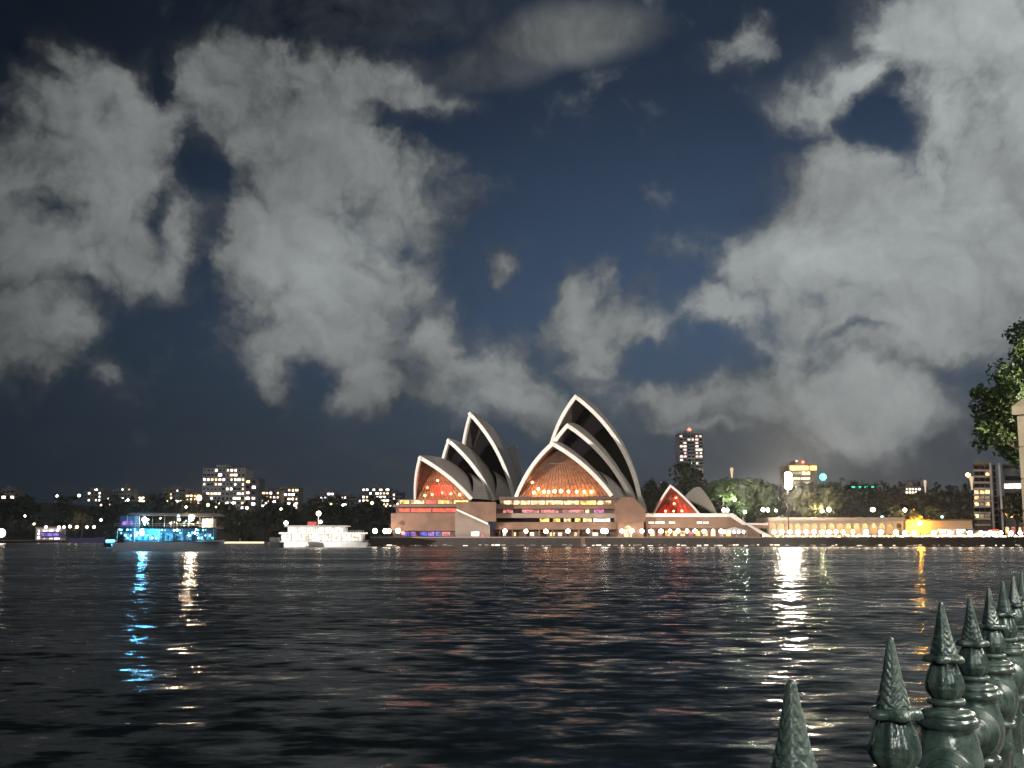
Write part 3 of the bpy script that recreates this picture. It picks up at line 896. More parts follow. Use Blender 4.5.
# tall mast with flood lamps
mp_ = P(787, 481, 452)
ms_ = thing('floodlight_mast', 'very tall thin mast with a blinding white flood lamp head above the trees', 'floodlight', (mp_.x, 452, QZ))
MB().tube((mp_.x, 452, QZ), (mp_.x, 452, mp_.z - 1.4), .28, .16, 8).build('pole', dark_metal, ms_)
MB().box(mp_.x - 2.3, mp_.x + 2.0, 452.0, 452.4, mp_.z - 2.2, mp_.z + 2.2).build('head_frame', dark_metal, ms_)  # back plate widened to stop light spilling backwards
for dz, r_ in ((-1.9, 1.5), (0.1, 1.75), (2.0, 1.5)): MB().ball((mp_.x, 451.9 - r_ - .05, mp_.z + dz), r_, 14, 10).build('flood_lamp', lamp_mast, ms_, True)

for dx in (-2.3,): MB().box(mp_.x + dx, mp_.x + dx + .3, 446.5, 452.4, mp_.z - 4, mp_.z + 4).build('light_shield', dark_metal, ms_)  # plate added to keep the flood light off the restaurant shells

# orange sodium lamp
so_ = P(920, 523, 455)
sl_ = thing('street_lamp', 'glaring orange street lamp on the quay lighting the wall and trees behind it', 'street lamp', (so_.x, 455, QZ))
MB().tube((so_.x, 455, QZ), (so_.x, 455, so_.z - .5), .12, .08, 8).build('post', dark_metal, sl_)
MB().ball((so_.x, 455, so_.z), .75, 10, 8).build('globe', lamp_o, sl_, True)
op = P(968, 475, 505)
ol = thing('street_lamp', 'orange lamp high beside the left edge of the apartment block', 'street lamp', (op.x, 505, QZ))
MB().tube((op.x, 505, QZ), (op.x, 505, op.z - .5), .2, .12, 8).build('post', dark_metal, ol)
MB().ball((op.x, 505, op.z), .9, 10, 8).build('globe', emit('lamp_orange_dim', (1, .42, .10), 60), ol, True)
gp = P(823, 477, 640)
gl_ = thing('beacon_lamp', 'green-white beacon lamp on a mast right of the yellow-topped building', 'lamp', (gp.x, 640, 10))
MB().tube((gp.x, 640, 10), (gp.x, 640, gp.z - 1), .25, .2, 8).build('post', dark_metal, gl_)
MB().ball((gp.x, 640, gp.z), 1.9, 10, 8).build('globe', lamp_g, gl_, True)
rp = P(403, 533, 443)
rd = thing('beacon_lamp', 'red beacon lamp at the left corner of the podium', 'lamp', (rp.x, 443, QZ))
MB().tube((rp.x, 443, QZ), (rp.x, 443, rp.z - .4), .08, n=8).build('post', dark_metal, rd)
MB().ball((rp.x, 443, rp.z), .7, 10, 8).build('globe', lamp_r, rd, True)
# added floodlight housing at the quay corner, with no light of its own
fp = P(380, 535, 446)
flood = thing('floodlight', 'low unlit floodlight housing added at the quay corner', 'floodlight', (fp.x, 446, QZ))
MB().box(fp.x - .5, fp.x + .5, 445.7, 446.3, QZ, QZ + .9).build('housing', dark_metal, flood)
# floodlights on the western shore wash the halls from the left and, weaker, from the right
spot('shell_flood', (-330, 130, 40), (P(520, 460, 480).x, 480, 32), 1.35e7, 22, (1, .92, .84), 2.0, .5)
spot('shell_flood', (260, 120, 30), (P(560, 480, 480).x, 470, 24), 2.3e6, 26, (1, .84, .72), 2.0, .6)

# ------------------------------------------------------------------ marquee, quay stalls
mq = P(734, 534, 445.5)
mk = thing('marquee', 'brilliantly lit white marquee on the quay between the two flights of stairs', 'marquee', (mq.x, 447, QZ))
xa, xb = P(722, 534, 446).x, P(746, 534, 446).x
for k in range(4):
    for y_ in (444.5, 449.5):
        xx = xa + (xb - xa) * k / 3; MB().tube((xx, y_, QZ), (xx, y_, QZ + 2.6), .07, n=6).build('pole', white_p, mk)
rf = MB(); rf.prism_y([(xa - .3, QZ + 2.6), (xb + .3, QZ + 2.6), ((xa + xb) / 2, QZ + 3.9)], 444.2, 449.8); rf.build('canopy', white_p, mk)
for k in range(5): bulb(mk, (xa + (xb - xa) * (k + .5) / 5, 446, QZ + 2.0), .5, lamp_b, 'light')


def stall(px0, px1, Y, label, canopy, m):
    xa, xb = P(px0, 534, Y).x, P(px1, 534, Y).x
    t_ = thing('market_stall', label, 'stall', ((xa + xb) / 2, Y, QZ), 'lit stalls on the right-hand quay')
    MB().box(xa, xb, Y, Y + 2, QZ, QZ + 1.0).build('counter', white_p, t_)
    MB().prism_y([(xa - .3, QZ + 2.5), (xb + .3, QZ + 2.5), (xb - .2, QZ + 3.2), (xa + .2, QZ + 3.2)], Y - .4, Y + 2.6).build('awning', canopy, t_)
    for x_ in (xa, xb): MB().tube((x_, Y, QZ), (x_, Y, QZ + 2.5), .05, n=6).build('pole', dark_metal, t_)
    MB().box(xa + .2, xb - .2, Y + .8, Y + .95, QZ + 1.7, QZ + 2.3).build('light', m, t_)


stall_l = emit('stall_light', (1, .9, .95), 5)
for k, (a_, b_, w_, c_) in enumerate(((940, 947, 'left-end white', white_p), (949, 955, 'narrow grey', grey_p), (957, 965, 'wide white', white_p), (967, 974, 'navy', navy_p), (992, 999, 'red', red_p))):
    stall(a_, b_, 449 + (k % 2), f'{w_} awning stall on the quay, {ORD[k]} stall counted from the orange lamp', c_, stall_l)

# ------------------------------------------------------------------ buildings
def building(px0, px1, pyt, pyb, Y, depth, label, wall_m, rows, cols, lit, palette, name='apartment_building', zb=None, wfrac=.55, hfrac=.42, cols_on=None, parapet=True, roofbox=True):
    xa, zt = XZ(px0, pyt, Y); xb, z0 = XZ(px1, pyb, Y); z0 = z0 if zb is None else zb
    t_ = thing(name, label, 'building', ((xa + xb) / 2, Y, z0))
    MB().box(xa, xb, Y, Y + depth, z0, zt).build('wall', wall_m, t_)
    if parapet: MB().box(xa - .4, xb + .4, Y - .4, Y + depth + .4, zt, zt + .9).build('parapet', concrete, t_)
    if roofbox: MB().box(xa + (xb - xa) * .3, xa + (xb - xa) * .55, Y + 2, Y + depth * .6, zt + .9, zt + 3.5).build('plant_room', wall_m, t_)
    cw, rh = (xb - xa) / cols, (zt - XZ(px0, pyb, Y)[1]) / rows
    me = None
    for r_ in range(rows):
        for c_ in range(cols):
            on = random.random() < lit * (1 if cols_on is None or c_ in cols_on else .12)
            m = random.choice(palette) if on else glass_d
            cx, cz = xa + (c_ + .5) * cw, zt - (r_ + .5) * rh
            wf = wfrac * (random.choice((.5, .8, 1.0, 1.5)) if wfrac > .1 else 1)
            o = MB().box(cx - cw * wf / 2, cx + cw * wf / 2, Y - .08, Y + .2, cz - rh * hfrac / 2, cz + rh * hfrac / 2).build('window', m, t_)
    return t_, xa, xb, zt


far_pal = [emit('far_window_a', (1, .80, .55), 6), emit('far_window_b', (1, .88, .74), 10), emit('far_window_c', (1, .62, .26), 4), emit('far_window_d', (.92, .9, 1), 7), emit('far_window_e', (1, .62, .55), 3)]
LB = 1180
building(84, 101, 491.5, 502, LB, 30, 'low pale block with a bright stepped top over the dark trees far left', pale_wall, 3, 5, .4, far_pal)
building(90, 98, 488, 491.4, LB + 3, 18, 'small lit penthouse crowning the low pale block far left', pale_wall, 1, 3, .9, [far_pal[3]], roofbox=False)
building(103, 111, 497, 506, LB + 20, 25, 'small dim grey block between the two pale blocks far left', grey_wall, 3, 3, .2, far_pal)
building(113, 121, 491, 506, LB + 40, 25, 'narrow grey block with few lit windows right of the dim block', grey_wall, 5, 3, .25, far_pal)
building(121, 130, 488, 506, LB + 10, 25, 'taller slim pale block with a bright lamp on its corner, far left', pale_wall, 6, 3, .35, far_pal)
building(138, 148, 496, 503, LB + 30, 25, 'tiny low block with one long lit window above the blue boat', brown_wall, 2, 3, .5, [far_pal[0]])
building(163, 185, 489, 503, LB + 15, 30, 'wide grey block with a flat roof over the blue boat', grey_wall, 4, 7, .35, far_pal)
building(182, 200, 494, 508, LB - 30, 30, 'low brown block lit orange left of the big stepped tower block', brown_wall, 4, 5, .45, [far_pal[0], far_pal[2]])
bt, xa, xb, zt = building(203, 244, 468, 510, LB + 60, 40, 'big stepped apartment block with scattered lit windows, tallest on the left shore', white_render, 9, 11, .40, far_pal)
pxa, pxz = XZ(244, 478, LB + 60); pxb, _ = XZ(258, 478, LB + 60)
MB().box(pxa + .05, pxb, LB + 64, LB + 95, 0, pxz).build('lower_wing', grey_wall, bt)
for r_ in range(5):
    for c_ in range(2):
        cx, cz = pxa + (c_ + .6) * 6.5, pxz - 4 - r_ * 6.2
        MB().box(cx - 1.8, cx + 1.8, LB + 63.9, LB + 64.2, cz - 1.3, cz + 1.3).build('window', random.choice(far_pal) if random.random() < .5 else glass_d, bt)
building(262, 279, 491, 512, LB, 30, 'mid-height block with a red sign lamp right of the big stepped block', brown_wall, 5, 5, .5, far_pal)
building(280, 298, 488, 510, LB + 25, 30, 'block with a dark side wing and yellow lower windows beside the red-lamp block', grey_wall, 5, 5, .5, far_pal)
building(308, 319, 497, 503, LB + 10, 25, 'faint low grey house block above the bright ferry', grey_wall, 2, 4, .1, far_pal)
building(320, 334, 492, 504, LB - 10, 25, 'pale block with a lit top floor above the ferry lamp', pale_wall, 3, 4, .4, [far_pal[0], far_pal[3]])
building(335, 361, 496, 506, LB + 20, 30, 'long low pale block right of the ferry lamp', pale_wall, 3, 9, .22, far_pal)
building(362, 389, 488, 506, LB, 30, 'brightly lit block with rows of yellow windows left of the halls', pale_wall, 5, 8, .65, far_pal)
building(389, 402, 493, 508, LB - 20, 30, 'dim block half hidden behind the left corner of the podium', grey_wall, 4, 4, .3, far_pal)
building(2, 14, 489, 500, LB - 40, 25, 'small house with a warm lit gable at the far left edge', pale_wall, 2, 3, .5, [far_pal[0]])
# lone tower
tw, xa, xb, zt = building(679, 703.5, 434.5, 482, 1000, 24, 'lone high-rise tower with a red light on top behind the dark trees', white_render, 14, 6, .55,
                          [emit('tower_window', (1, .82, .66), 2.2), emit('tower_window_pink', (1, .62, .55), 1.8)], wfrac=.85, hfrac=.5, cols_on=(0, 1, 4, 5))
MB().tube(((xa + xb) / 2, 1008, zt + 3.4), ((xa + xb) / 2, 1008, zt + 5.5), .5, n=6).build('mast', dark_metal, tw)
MB().ball(((xa + xb) / 2, 1007, zt + 5), 1.6, 10, 6).build('beacon', lamp_r, tw, True)
for k in range(4):
    xx = xa + (xb - xa) * k / 3; MB().box(xx - .5, xx + .5, 999.4, 999.95, zt - 40, zt).build('fin', pale_wall, tw)
# yellow-topped building
yb, xa, xb, zt = building(788, 817, 465, 496, 760, 24, 'squat block with glowing yellow panels along its top floor, behind the flood mast', brown_wall, 1, 1, 0, [win_w], parapet=True, roofbox=True, wfrac=.01, hfrac=.01)
for a_, b_, c_, d_, m in ((790, 808.5, 466, 470, emit('yellow_panel', (1, .62, .10), 4)), (810, 816.5, 466, 470, MATS['yellow_panel']), (788.5, 801, 471.8, 474, win_dim), (802, 810, 471.6, 474.8, win_w), (790, 800, 477.6, 479.4, win_w), (801, 810, 477.8, 479.3, win_n),
                          (790, 800, 481.6, 484, win_dim), (803, 812, 481.6, 484, win_dim), (795, 812, 486.4, 489.6, win_n)):
    u, v = XZ(a_, c_, 760); u2, v2 = XZ(b_, d_, 760)
    MB().box(u, u2, 759.8, 760.2, v2, v).build('window', m, yb)
q = P(803, 462, 760); MB().ball(q, .8, 8, 6).build('beacon', lamp_r, yb, True)
# apartment block at the right
AY = 520
ab = thing('apartment_building', 'long flat-roofed apartment block with pale balconies at the right end of the quay', 'building', (P(990, 540, AY).x, AY, QZ))


def abx(name, px0, px1, py0, py1, yo, d, m, parent=ab):
    xa, za = XZ(px0, py0, AY + yo); xb, zb = XZ(px1, py1, AY + yo)
    k_ = d * xa / AY * .98
    return MB().prism_z([(xa, AY + yo), (xb, AY + yo), (xb + k_, AY + yo + d), (xa + k_, AY + yo + d)], zb, za).build(name, m, parent)


abx('wall', 974, 992, 464, 530, 2.5, 25, brown_wall); abx('stair_core', 992.5, 999, 465, 530, 1.5, 25, louvre_m); abx('wing', 1003, 1060, 465, 538, 3, 25, grey_wall)
for px in (991, 1000): abx('fin', px, px + 2, 463, 530, -.5, 3, rim_m)
abx('roof_slab', 973, 992, 462.4, 463.9, -.3, 28, concrete); abx('roof_slab', 1002.5, 1062, 463.6, 464.9, .5, 28, concrete)
for k in range(10):
    y_ = 469.5 + k * 6.05
    b_ = abx('balcony', 973.2, 990.8, y_, y_ + 1.7, -.2, 2.6, white_render)
    lit = k in (1, 4, 5, 6, 8)
    if k > 7 and k != 8: continue
    for j in range(3):
        abx('window', 974.5 + j * 5.4, 979 + j * 5.4, y_ - 3.6, y_ - .2, 2.38, .3, (win_w if random.random() < .75 else win_dim) if lit and (k != 1 or j == 2) else glass_d)
for k in range(9): abx('landing', 993, 998.6, 470 + k * 6.4, 471 + k * 6.4, 1.2, .5, concrete)
abx('window', 1004, 1030, 483.5, 488.5, 2.9, .3, win_n)
for y_, m in ((476, glass_d), (493, glass_d), (503, win_dim), (513, win_y)): abx('window', 1005, 1030, y_, y_ + 4.5, 2.9, .3, m)
abx('ground_floor', 973, 1003, 530.05, 539, -1.5, 28, pale_wall)
for k in range(6): abx('shopfront', 974.5 + k * 4.8, 978 + k * 4.8, 531.3, 537, -1.6, .4, (win_w, win_y, win_n)[k % 3])
for k in range(4): abx('shopfront', 1005 + k * 6, 1009.5 + k * 6, 527, 536, 2.9, .3, (win_w, win_p)[k % 2])
# low orange-lit wall behind the sodium lamp
ow = thing('garden_wall', 'low stone wall with a tiled top glowing orange behind the orange street lamp', 'wall', (P(930, 540, 458).x, 458, QZ))
cb_('wall', 905.5, 973, 521, 538.5, 458, 3, sandstone, ow); cb_('coping', 905.2, 973, 519.6, 520.95, 457.6, 4, granite, ow)
# monuments; their floodlit look is a glow put into the heads
for px, y0, y1, Y, lab in ((732, 467.5, 480.5, 620, 'slim floodlit white obelisk among the trees right of the tower'), (925.5, 480, 492.5, 700, 'floodlit pale torch-shaped column on the dark hilltop'), (972, 476, 490, 512, 'pale lit column standing by the apartment block edge')):
    q0, q1 = P(px, y1, Y), P(px, y0, Y)
    t_ = thing('monument', lab, 'column', (q0.x, Y, 6))
    h = q1.z - q0.z
    MB().lathe([(.5, 6), (.35, q0.z - .05)], (q0.x, Y, 0), 8).build('pole', dark_metal, t_, True)
    MB().lathe([(.35, q0.z), (.55, q0.z + h * .5), (1.0, q0.z + h * .82), (.9, q1.z - .5), (.3, q1.z)], (q0.x, Y, 0), 10).build('head', emit('column_glow', (1, .72, .42), .8), t_, True)
hs, *_ = building(905, 921, 487.5, 494, 700, 12, 'small hilltop house with bright windows on the dark wooded hill', pale_wall, 2, 5, .8, [far_pal[1], far_pal[0]])
gs, *_ = building(850, 876, 485, 489, 710, 8, 'low rooftop strip of green lights on the dark wooded hill', louvre_m, 1, 4, 1, [emit('green_sign', (.02, .8, .4), 1.5)], roofbox=False, parapet=False)

# ------------------------------------------------------------------ land and woods
def hill(name, pts, y0, y1, m):
    """pts: (px, py) crest seen from the camera at distance (y0 + y1) / 2."""
    rows = []; Yc = (y0 + y1) / 2
    prof = [(0, 0), (.25, .55), (.5, 1), (.75, .9), (1, .2)]
    for f, k in prof:
        Y = y0 + (y1 - y0) * f
        rows.append([Vector((P(px, 500, Yc).x, Y, .6 + (P(px, py, Yc).z - .6) * k)) for px, py in pts])
    return tag(MB().grid(rows).build(name, m, smooth=True), kind='structure')


left_crest = [(-420, 512), (-250, 505), (-120, 506), (-40, 503), (10, 502), (60, 503), (110, 508), (170, 506), (230, 510), (290, 511), (340, 508), (400, 510), (470, 512)]
hill('hill', left_crest, 840, 1160, soil)
right_crest = [(560, 512), (620, 500), (660, 492), (700, 486), (740, 492), (800, 496), (850, 494), (880, 492), (920, 496), (960, 500), (1010, 495), (1080, 492), (1200, 500)]
hill('hill', right_crest, 560, 900, soil)


def leaf_cloud(mb, c, rx, ry, rz, n, size, rnd):
    """Leaf-clump faces through an uneven, lobed volume."""
    lobes = [(Vector((rnd.uniform(-.65, .65), rnd.uniform(-.65, .65), rnd.uniform(-.55, .7))), rnd.uniform(.32, .6)) for _ in range(9)]
    for _ in range(n):
        lc, lr = rnd.choice(lobes)
        d = Vector((rnd.gauss(0, 1), rnd.gauss(0, 1), rnd.gauss(0, 1))).normalized() * lr * rnd.uniform(.55, 1.05)
        q = lc + d
        p = Vector((c[0] + q.x * rx, c[1] + q.y * ry, c[2] + q.z * rz))
        nrm = (d.normalized() + Vector((rnd.gauss(0, .5), rnd.gauss(0, .5), rnd.gauss(0, .5) + .3))).normalized()
        u = nrm.orthogonal().normalized(); v = nrm.cross(u); a = rnd.uniform(0, 2 * PI)
        u, v = u * math.cos(a) + v * math.sin(a), v * math.cos(a) - u * math.sin(a)
        s = size * rnd.uniform(.6, 1.4)
        mb.add([p - u * s, p - v * s * .5, p + u * s, p + v * s * .6], [(0, 1, 2, 3)])


def wood(name, crest, y0, y1, label, n, rnd, r0, r1, m):
    mb = MB(); Yc = (y0 + y1) / 2
    for k in range(n):
        f = rnd.random() ** .8
        Y = y0 + (y1 - y0) * .55 * f
        px = rnd.uniform(crest[0][0], crest[-1][0])
        for (pa, ya), (pb_, yb_) in zip(crest, crest[1:]):
            if pa <= px <= pb_: py = ya + (yb_ - ya) * (px - pa) / (pb_ - pa)
        zc = P(px, py, Yc).z
        kk = min(1, f * .55 / .5) if f * .55 < .5 else 1
        r = rnd.uniform(r0, r1)
        z = .6 + (zc - .6) * (.15 + .85 * kk) + r * .15
        leaf_cloud(mb, (P(px, 500, Yc).x * Y / Yc, Y, z), r * 1.25, r * 1.2, r, 85, r * .22, rnd)
    return tag(mb.build(name, m), label, 'woodland', kind='stuff')


wood('woodland', left_crest, 842, 1160, 'dark wooded shore along the left below the lit apartment blocks', 330, random.Random(3), 6, 11, leaf_d)
wood('woodland', right_crest, 565, 900, 'dark wooded hill behind the quay right of the halls', 230, random.Random(5), 5, 10, leaf_mat('leaf_hill', (.035, .034, .022), (.075, .068, .042), .1))


def tree(px, pyt, pyb, wpx, Y, label, m, base_z, n=700, size=None, conifer=False, group=None, seed=1):
    rnd = random.Random(seed)
    ctr = P(px, (pyt + pyb) / 2, Y); rz = (P(px, pyt, Y).z - P(px, pyb, Y).z) / 2; rx = wpx * Y / F / 2
    t_ = thing('conifer_tree' if conifer else 'tree', label, 'tree', (ctr.x, Y, base_z), group)
    tr_ = MB().tube((ctr.x, Y, base_z), (ctr.x + rx * .08, Y, ctr.z), max(.25, rx * .09), max(.12, rx * .05), 8)
    for k in range(5):
        a = k * 1.26 + rnd.random(); st = Vector((ctr.x + rx * .05, Y, ctr.z - rz * .45 + k * .1 * rz))
        tr_.tube(st, st + Vector((math.cos(a) * rx * .6, math.sin(a) * rx * .6, rz * .5)), max(.1, rx * .04), .05, 6)
    tr_.build('trunk', bark, t_, True)
    mb = MB()
    if conifer:
        for _ in range(n):
            h = rnd.random(); a = rnd.uniform(0, 2 * PI); r = rx * (1 - h) * rnd.uniform(.4, 1) * (1 + .2 * math.sin(h * 40))
            p = Vector((ctr.x + r * math.cos(a), Y + r * math.sin(a), ctr.z - rz + h * 2 * rz)); s = (size or rx * .2) * (1.2 - h * .6)
            u = Vector((math.cos(a), math.sin(a), -.4)); v = Vector((-math.sin(a), math.cos(a), rnd.uniform(-.3, .3)))
            mb.add([p - u * s, p - v * s * .5, p + u * s, p + v * s * .5], [(0, 1, 2, 3)])
    else:
        leaf_cloud(mb, ctr, rx * 1.05, rx * 1.0, rz * 1.05, n, size or rx * .14, rnd)
    mb.build('crown', m, t_)
    return t_, ctr


tree(721, 474, 507, 46, 545, 'pale green floodlit tree with a gap of sky, right of the red-lit restaurant', leaf_g, 4, 1100, seed=11)
tree(755, 480, 519, 46, 530, 'dense rounded dark green tree left of the flood mast', leaf_g, 4, 1500, seed=12)
tree(742, 500, 516, 20, 505, 'small bright green tree in front of the dense rounded tree', leaf_g, 4, 500, seed=13)
tree(779, 489, 518, 26, 540, 'dim narrow tree just left of the flood mast pole', leaf_o, 4, 700, seed=14)
tree(812, 488, 518, 44, 500, 'yellow-lit spreading tree right of the flood mast pole', leaf_o, 4, 1300, seed=15)
tree(690, 462, 498, 32, 640, 'black tree standing in front of the foot of the lone tower', leaf_d, 6, 900, seed=16)
tree(655, 482, 513, 26, 560, 'dark tree between the big hall and the red-lit restaurant', leaf_d, 4, 700, seed=17)
tree(652.5, 473, 492, 7, 640, 'thin dark conifer spike above the trees beside the big hall', leaf_d, 6, 300, conifer=True, seed=18)
tree(903, 505, 534, 30, 462.5, 'orange-lit tree left of the orange street lamp', leaf_o, 4, 1000, seed=19)
tree(941, 508, 534, 36, 470, 'olive green tree right of the orange street lamp', leaf_o, 4, 1000, seed=20)
tree(962, 512, 536, 24, 480, 'pale-leaved tree at the foot of the apartment block', leaf_o, 4, 700, seed=21)
tree(936, 482, 500, 9, 690, 'dark pointed conifer on the hilltop right of the torch-shaped column', leaf_d, 6, 300, conifer=True, seed=22)
tree(913, 478, 490, 4, 695, 'tiny dark conifer above the hilltop house', leaf_d, 6, 200, conifer=True, seed=23)
tree(1016, 495, 524, 30, 500, 'dark tree before the right wing of the apartment block', leaf_d, 4, 900, seed=24)
tree(82, 513, 533, 26, 815, 'reddish-lit bushy tree behind the left marina lamps', leaf_o, 1, 800, seed=25)
# small uplights in the lit trees (part of the gardens' lamps)
def uplight(px, py, Y, m, r, lab):
    q = P(px, py, Y); t_ = thing('garden_lamp', lab, 'lamp', (q.x, Y, 4), 'garden lamps')
    MB().tube((q.x, Y, 4), (q.x, Y, q.z), .07, n=6).build('post', dark_metal, t_)
    MB().ball(q, r, 8, 6).build('globe', m, t_, True)


uplight(735, 500, 532, emit('garden_lamp_green', (.85, 1, .6), 1500), .5, 'pale lamp under the floodlit pale green tree')
uplight(745, 512, 497, emit('garden_lamp_white', (.85, 1, .75), 600), .5, 'pale lamp beside the small bright green tree')
uplight(822, 511, 492, emit('garden_lamp_yellow', (1, .85, .4), 1100), .5, 'yellow lamp under the spreading tree right of the mast')
uplight(776, 510.5, 470, lamp_w, .5, 'white lamp low between the dense tree and the mast pole')

# ------------------------------------------------------------------ left marina
mz = 2.2
lf = thing('jetty', 'pale lit jetty strip along the far left shore', 'jetty', (P(40, 541, 800).x, 800, 0))
xa, xb = P(-60, 541, 800).x, P(80, 541, 800).x
MB().box(xa, xb, 798, 812, 1.2, 2.0).build('deck', concrete, lf)
for k in range(14): MB().tube((xa + (xb - xa) * (k + .5) / 14, 799, -2), (xa + (xb - xa) * (k + .5) / 14, 799, 1.2), .3, n=6).build('pile', dark_metal, lf)
bh, xa, xb, zt = building(36, 60, 528, 541, 802, 10, 'white-lit boathouse with a glowing front on the left jetty', white_p, 2, 4, .9, [win_n, emit('boathouse_white', (.85, .9, 1), 5)], name='boathouse', zb=2.0, roofbox=False)
for k, px in enumerate((25, 34, 46, 59, 64, 70, 77, 87, 94, 101)):
    py = (516, 524, 527, 527.5, 527, 526.5, 527, 527, 527, 520)[k]; q = P(px, py, 796)
    t_ = thing('jetty_lamp', f'{ORD[k]} white jetty lamp from the left at the left marina', 'lamp', (q.x, 796, 2), 'lamps of the left marina')
    MB().tube((q.x, 796, 1.2 if px < 80 else -1), (q.x, 796, q.z), .12, n=6).build('post', dark_metal, t_)
    MB().ball(q, .95 if k > 1 else .6, 8, 6).build('globe', (lamp_w, lamp_w, emit('jetty_blue_white', (.8, .85, 1), 12), lamp_w, emit('jetty_pink', (1, .6, .75), 10))[k % 5], t_, True)
hl = [emit('hill_lamp_white', (1, .9, .78), 12), emit('hill_lamp_warm', (1, .62, .3), 10), emit('hill_lamp_yellow', (1, .82, .4), 10)]
for k, (px, py) in enumerate(((57, 496), (79, 495.5), (101, 505), (128, 500), (141, 499), (171, 498), (186, 507), (208, 505), (216, 507), (233, 503), (247, 508), (266, 503), (281, 509), (295, 505), (331, 504), (343, 505), (372, 503), (386, 506), (398, 504))):
    q = P(px, py, 835)
    t_ = thing('hillside_lamp', f'{ORD[k]} small round lamp from the left among the trees of the dark left shore', 'lamp', (q.x, 835, 1), 'lamps on the left shore')
    MB().tube((q.x, 835, .5), (q.x, 835, q.z), .15, n=5).build('post', dark_metal, t_)
    MB().ball(q, (.8, 1.1, .65)[(k * 7) % 3], 8, 6).build('globe', hl[(k * 5) % 3], t_, True)
q = P(199, 498, 834)
t_ = thing('hillside_lamp', 'big orange lamp glowing over the roof of the blue party boat', 'lamp', (q.x, 834, 1))
MB().tube((q.x, 834, .5), (q.x, 834, q.z), .2, n=6).build('post', dark_metal, t_)
MB().ball(q, 2.0, 10, 8).build('globe', emit('hill_lamp_orange', (1, .55, .28), 40), t_, True)
q = P(1, 533, 700)
t_ = thing('harbour_lamp', 'big white harbour lamp cut by the left edge of the view', 'lamp', (q.x, 700, 0))
MB().tube((q.x, 700, -2), (q.x, 700, q.z), .3, n=8).build('pile', dark_metal, t_)
MB().ball(q, 2.6, 12, 8).build('globe', lamp_w, t_, True)


# ------------------------------------------------------------------ vessels
def hull(mb, xa, xb, yc, wid, z0, z1, bow=-1, sheer=.6):
    """Ship hull along X; bow at the xa end when bow = -1."""
    n = 14; rows = []
    for lev, (kz, kw) in enumerate(((0, .72), (.4, .9), (1, 1.0))):
        row_f, row_b = [], []
        for i in range(n + 1):
            t_ = i / n; tt = t_ if bow < 0 else 1 - t_
            w_ = wid / 2 * kw * (min(1, (tt / .28)) ** .6 if tt < .28 else (1 - .12 * max(0, (tt - .8) / .2)))
            xx = xa + (xb - xa) * t_; sh = (1 - kz) * (xb - xa) * .035 * (1 - tt) * (-bow)
            z = z0 + (z1 - z0) * kz + (sheer * max(0, 1 - tt / .35) ** 2 if kz == 1 else 0)
            row_f.append(Vector((xx + sh, yc - w_, z))); row_b.append(Vector((xx + sh, yc + w_, z)))
        rows.append(row_f + row_b[::-1] + [row_f[0]])
    mb.grid(rows)
    k = len(mb.v); top = rows[-1][:-1]; mb.v.extend(top); mb.f.append(tuple(k + i for i in range(len(top))))
    return mb


# blue-lit two-deck party boat
Yb = 288.0
def bx(px): return P(px, 545, Yb).x
def bz(py): return P(150, py, Yb).z
pbt = thing('party_boat', 'two-deck party boat glowing blue with guests aboard, on the left of the harbour', 'boat', (bx(170), Yb, 0))
hull(MB(), bx(117), bx(225), Yb, 8.5, -.6, bz(542), bow=1).build('hull', white_p, pbt, True)
MB().box(bx(120), bx(221), Yb - 4.0, Yb + 4.0, bz(542.6), bz(541.6)).build('rubbing_strake', dark_metal, pbt)
dk = MB().box(bx(119), bx(219), Yb - 3.9, Yb + 3.9, bz(528.6), bz(527.6)).build('upper_deck', navy_p, pbt)
MB().box(bx(122), bx(214), Yb + 1.5, Yb + 1.7, bz(541.5), bz(528.7)).build('cabin_wall', emit('blue_wall_glow', (.03, .13, .34), .22, .95, 1.1), pbt)  # blue party light is put into the wall as a glow
MB().box(bx(121), bx(136), Yb - 1.8, Yb + 2, bz(527.5), bz(516)).build('wheelhouse', mat('blue_paint', (.05, .16, .35), .4), pbt)
MB().box(bx(124), bx(134), Yb - 1.9, Yb - 1.75, bz(525), bz(521)).build('window', win_v, pbt)
rfm = MB().prism_y([(bx(131), bz(515.2)), (bx(216), bz(516.6)), (bx(221), bz(515.6)), (bx(216), bz(513.8)), (bx(134), bz(513))], Yb - 3.8, Yb + 3.8).build('canopy', grey_p, pbt)
MB().box(bx(203), bx(214), Yb - 1.5, Yb + 1.5, bz(527.5), bz(519)).build('bar_cabin', grey_p, pbt)
for px in (131, 143, 156, 168, 180, 192, 203, 215): MB().tube((bx(px), Yb - 3.6, bz(527.5)), (bx(px), Yb - 3.6, bz(515.4)), .07, n=6).build('stanchion', white_p, pbt)
for px in (122, 139, 163, 186, 207, 217): MB().tube((bx(px), Yb - 3.7, bz(541.5)), (bx(px), Yb - 3.7, bz(528.7)), .09, n=6).build('stanchion', white_p, pbt)
rr = random.Random(4)
blue_pal = [win_c, emit('led_blue', (.08, .35, 1), 7), emit('led_cyan', (.12, .75, 1), 6), emit('led_white', (.6, .9, 1), 12), emit('led_teal', (.1, .8, .8), 4)]
for k in range(46):
    px = rr.uniform(121, 214); py = rr.choice((529.8, 530.2, 533, 535.5, 538))
    MB().ball((bx(px), Yb - rr.uniform(1, 3.4), bz(py)), rr.uniform(.12, .30), 8, 6).build('party_light', rr.choice(blue_pal[1:] + [blue_pal[3], lamp_c]), pbt, True)
